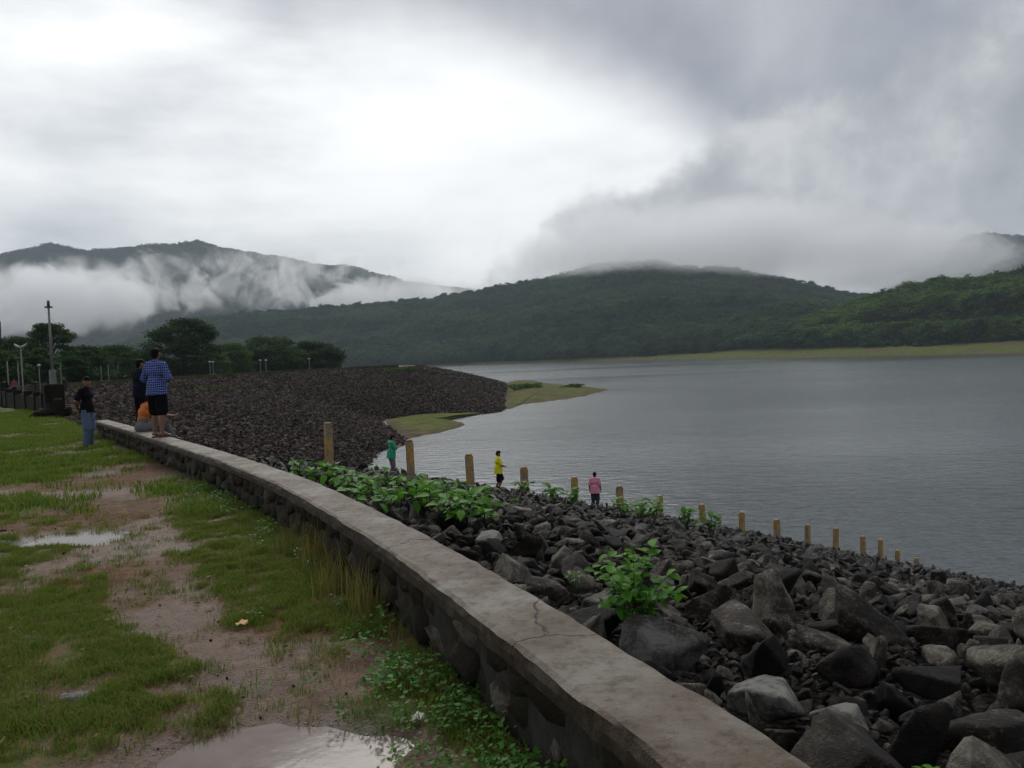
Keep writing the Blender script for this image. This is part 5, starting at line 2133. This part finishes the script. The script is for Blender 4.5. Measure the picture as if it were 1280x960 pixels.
        m_ = fuse(nm, P_, max(voxel, 0.012), 5, hem)
        link(nm, m_, mat, t)
    if voxel < 0.01:
        for s_ in (-1, 1):
            link('eye', fuse('eye', [(hd + look * 0.088 + right * 0.031 * s_ + up * 0.012, hd + look * 0.087 + right * 0.04 * s_ + up * 0.012, 0.008, 0.008)], 0.003, 2), 'face_dark', t)
            link('eyebrow', fuse('eyebrow', [(hd + look * 0.089 + right * 0.018 * s_ + up * 0.032, hd + look * 0.082 + right * 0.052 * s_ + up * 0.034, 0.006, 0.004)], 0.003, 2), 'hair', t)
        link('mouth', fuse('mouth', [(hd + look * 0.083 - right * 0.022 - up * 0.058, hd + look * 0.083 + right * 0.022 - up * 0.058, 0.006, 0.006)], 0.003, 2), 'lip', t)
    for s_ in 'lr':
        an, to = Q['an' + s_], Q['to' + s_]
        fd = (to - an)
        shoe = [w for w in wear if w[1] == 'x']
        c0, c1 = an - fd * 0.30, to + fd * 0.12
        m_ = fuse('sandal', [(Vector((c0.x, c0.y, to.z - 0.028)), Vector((c1.x, c1.y, to.z - 0.028)), 0.042, 0.047, 0.42, right if abs(fd.normalized().dot(right)) < 0.8 else Vector((0, 1, 0)))], 0.01, 3)
        link('sandal', m_, 'sandal', t)
    t.scale = (k, k, k)
    tag(t, label, 'person', group)
    return t


def face_angle(dx, dy):
    """rotation that turns +y to the plan direction (dx, dy)"""
    return math.atan2(-dx, dy)


# man in black T-shirt and jeans on the grass, hands behind his back, head turned to the camera
p = on_ground(112, 560)
toc = Vector((-p.x, -p.y, 0)).normalized()
rz = face_angle(toc.x * 0.35 + 0.93, toc.y * 0.35 + 0.35)
lk = Matrix.Rotation(-rz, 3, 'Z') @ Vector((toc.x + 0.25, toc.y + 0.1, 0.02))
person((p.x, p.y, p.z), rz, 'man in black T-shirt and blue jeans standing on the grass, hands behind his back',
       dict(shl=(-0.18, -0.02, 1.40), shr=(0.18, -0.02, 1.40), ell=(-0.28, -0.13, 1.15), elr=(0.28, -0.13, 1.15), wrl=(-0.08, -0.20, 0.97), wrr=(0.09, -0.19, 0.99),
            hdl=(0.8, -0.1, -0.4), hdr=(-0.8, -0.1, -0.3), look=tuple(lk)),
       [('hair', 'hair', 'hair'), ('t_shirt', 'tee', 'cloth_black'), ('jeans', 'trousers', 'denim')], 1.70, 0.0075)

# three people on and by the wall
i0 = int(np.argmin(np.abs(fine[:, 1] - 15.75)))
wp = fine[i0]
wz = float(fz[i0]) + WT + 0.006
tdir, ndir = ft[i0], fn[i0]
rz = face_angle(ndir[0] * 0.8 + tdir[0] * 0.6, ndir[1] * 0.8 + tdir[1] * 0.6)
q = wp - fn[i0] * 0.02
person((q[0], q[1], wz), rz, 'man in blue checked shirt and black shorts standing barefoot on the wall, back to us',
       dict(knl=(-0.11, 0.03, 0.49), knr=(0.11, 0.0, 0.49), anl=(-0.11, 0.0, 0.08), anr=(0.12, -0.05, 0.08), tol=(-0.15, 0.16, 0.03), tor=(0.17, 0.11, 0.03),
            ell=(-0.29, -0.02, 1.14), wrl=(-0.17, 0.17, 1.08), hdl=(0.5, 0.6, 0.0), elr=(0.29, 0.02, 1.14), wrr=(0.14, 0.2, 1.12), hdr=(-0.6, 0.6, 0.1), look=(-0.25, 1, -0.05), head=(-0.01, 0.03, 1.60)),
       [('hair', 'hair', 'hair'), ('checked_shirt', 'shirt', 'cloth_check'), ('shorts', 'shorts', 'cloth_black')], 1.72, 0.0075)
i1 = int(np.argmin(np.abs(fine[:, 1] - 17.75)))
q = fine[i1] - fn[i1] * 0.02
wz1 = float(fz[i1]) + WT
rz = face_angle(fn[i1][0] * 0.9 + 0.1, fn[i1][1] * 0.9 + 0.35)
sit = 0.105
person((q[0], q[1], wz1 + sit - 0.93), rz, 'person in orange top and grey trousers sitting on the wall with knees drawn up',
       dict(pel=(0, 0, 0.95), chest=(0, 0.10, 1.28), neck=(0, 0.16, 1.45), head=(0, 0.23, 1.58), shl=(-0.18, 0.14, 1.40), shr=(0.18, 0.14, 1.40),
            hpl=(-0.1, 0.05, 0.92), hpr=(0.1, 0.05, 0.92), knl=(-0.16, 0.45, 1.06), knr=(0.16, 0.46, 1.05), anl=(-0.14, 0.62, 0.70), anr=(0.14, 0.63, 0.70), tol=(-0.15, 0.80, 0.62), tor=(0.15, 0.81, 0.62),
            ell=(-0.25, 0.36, 1.19), elr=(0.26, 0.38, 1.20), wrl=(-0.14, 0.66, 1.13), wrr=(0.17, 0.68, 1.15), hdl=(0.2, 0.9, -0.1), hdr=(0, 0.9, 0.15), look=(0, 1, -0.15)),
       [('hair', 'hair', 'hair'), ('orange_top', 'short_tee', 'cloth_orange'), ('grey_trousers', 'trousers', 'cloth_grey')], 1.66, 0.0085)
i2 = int(np.argmin(np.abs(fine[:, 1] - 18.2)))
q = fine[i2] + fn[i2] * 0.13 - ft[i2] * 0.35
wz2 = float(fz[i2]) + WT + 0.006
q = fine[i2] + fn[i2] * 0.08
q = Vector((q[0], q[1], 0))
person((q.x, q.y, wz2 - 0.02), face_angle(0.5, 0.85), 'person in dark navy top standing close behind the checked-shirt man on the wall',
       dict(ell=(-0.27, 0.08, 1.16), wrl=(-0.16, 0.28, 1.22), hdl=(0.5, 0.7, 0.3), elr=(0.26, 0.1, 1.15), wrr=(0.12, 0.3, 1.22), hdr=(-0.5, 0.7, 0.3), look=(0.2, 1, -0.1)),
       [('hair', 'hair', 'hair'), ('navy_top', 'shirt', 'cloth_navy'), ('trousers', 'trousers', 'cloth_black')], 1.60, 0.0085)


def on_slope(x, y_head, d0, d1, height):
    """distance at which a person of this height has the head at a photo point and feet on the slope"""
    best = None
    for dd_ in np.arange(d0, d1, 0.1):
        p_ = at_dist(x, y_head, dd_)
        e = abs((p_.z - height) - (float(face_z(p_.x, p_.y)[0]) + 0.42))
        if best is None or e < best[0]:
            best = (e, dd_, p_)
    print('slope person', x, best[0], best[1])
    p_ = best[2]
    return Vector((p_.x, p_.y, p_.z - height))


p = on_slope(488, 544, 30.0, 36.0, 1.6)
GREEN = p
person(p, face_angle(0.85, 0.5), 'youth in green shirt and patterned trousers among the rocks beside the second post',
       dict(chest=(0.0, 0.05, 1.27), head=(0, 0.09, 1.58), neck=(0, 0.06, 1.44), ell=(-0.27, 0.08, 1.17), wrl=(-0.12, 0.3, 1.25), hdl=(0.4, 0.6, 0.4), elr=(0.27, 0.1, 1.17), wrr=(0.12, 0.32, 1.26), hdr=(-0.4, 0.6, 0.4),
            look=(0.1, 1, -0.3), anl=(-0.16, 0.12, 0.08), anr=(0.14, -0.16, 0.08), knl=(-0.13, 0.10, 0.49), tol=(-0.18, 0.28, 0.03), tor=(0.16, 0.0, 0.03)),
       [('hair', 'hair', 'hair'), ('green_shirt', 'longtee', 'cloth_green'), ('trousers', 'trousers', 'cloth_pattern')], 1.6, 0.012)
p = on_slope(622, 564.5, 28.0, 33.0, 1.62)
YELLOW = p
person(p, face_angle(0.95, 0.3), 'walker in bright yellow T-shirt and dark shorts between the third and fourth posts',
       dict(knl=(-0.10, 0.17, 0.52), anl=(-0.10, 0.02, 0.14), tol=(-0.11, 0.18, 0.09), knr=(0.10, -0.03, 0.49), anr=(0.10, -0.20, 0.09), tor=(0.11, -0.04, 0.03),
            ell=(-0.25, 0.05, 1.15), wrl=(-0.18, 0.25, 1.02), elr=(0.26, 0.06, 1.15), wrr=(0.15, 0.26, 1.05), hdl=(0.3, 0.8, 0), hdr=(-0.3, 0.8, 0), look=(0.1, 1, -0.15)),
       [('hair', 'hair', 'hair'), ('yellow_t_shirt', 'longtee', 'cloth_yellow'), ('shorts', 'shorts', 'cloth_black')], 1.62, 0.012)
p = on_slope(743, 591, 29.0, 34.5, 1.62)
PINK = p
person(p, face_angle(0.25, 0.97), 'figure in long pink shirt and dark jeans seen from behind between two posts',
       dict(look=(-0.3, 1, 0)), [('hair', 'hair', 'hair'), ('pink_shirt', 'longtee', 'cloth_pink'), ('jeans', 'trousers', 'denim_dark')], 1.62, 0.012)
# two far-off people on the road
for (x, y, dd_, mt, lab, hh_) in [(7, 496, 74, 'cloth_navy', 'distant person in dark clothes walking on the road at the left edge', 1.6), (18, 485, 95, 'cloth_red', 'far-off person in reddish clothes near the lamp posts at the left', 1.6)]:
    q = at_dist(x, y, dd_)
    gz = float(ground_base(q.x, q.y))
    person((q.x, q.y, gz), face_angle(0.4, -0.9), lab, {}, [('hair', 'hair', 'hair'), ('top', 'shirt', mt), ('trousers', 'trousers', 'cloth_black')], hh_, 0.02)
# crumpled white cloth by the seated person's feet
q = fine[i0] + fn[i0] * 0.62 + ft[i0] * 0.05
P, F = hull_rock(990, 3, 0.6, 14, 0.18)
o = link('white_cloth', mesh('white_cloth', P, F, True), 'cloth_white', loc=(q[0], q[1], float(face_z(q[0], q[1])[0]) + 0.42))
o.scale = (0.22, 0.5, 0.34)
o.rotation_euler = (0.3, 0.5, 0.4)
tag(o, 'crumpled white cloth on the rocks at the bare feet of the seated person', 'cloth')
bpy.data.scenes.remove(tmp_scene)
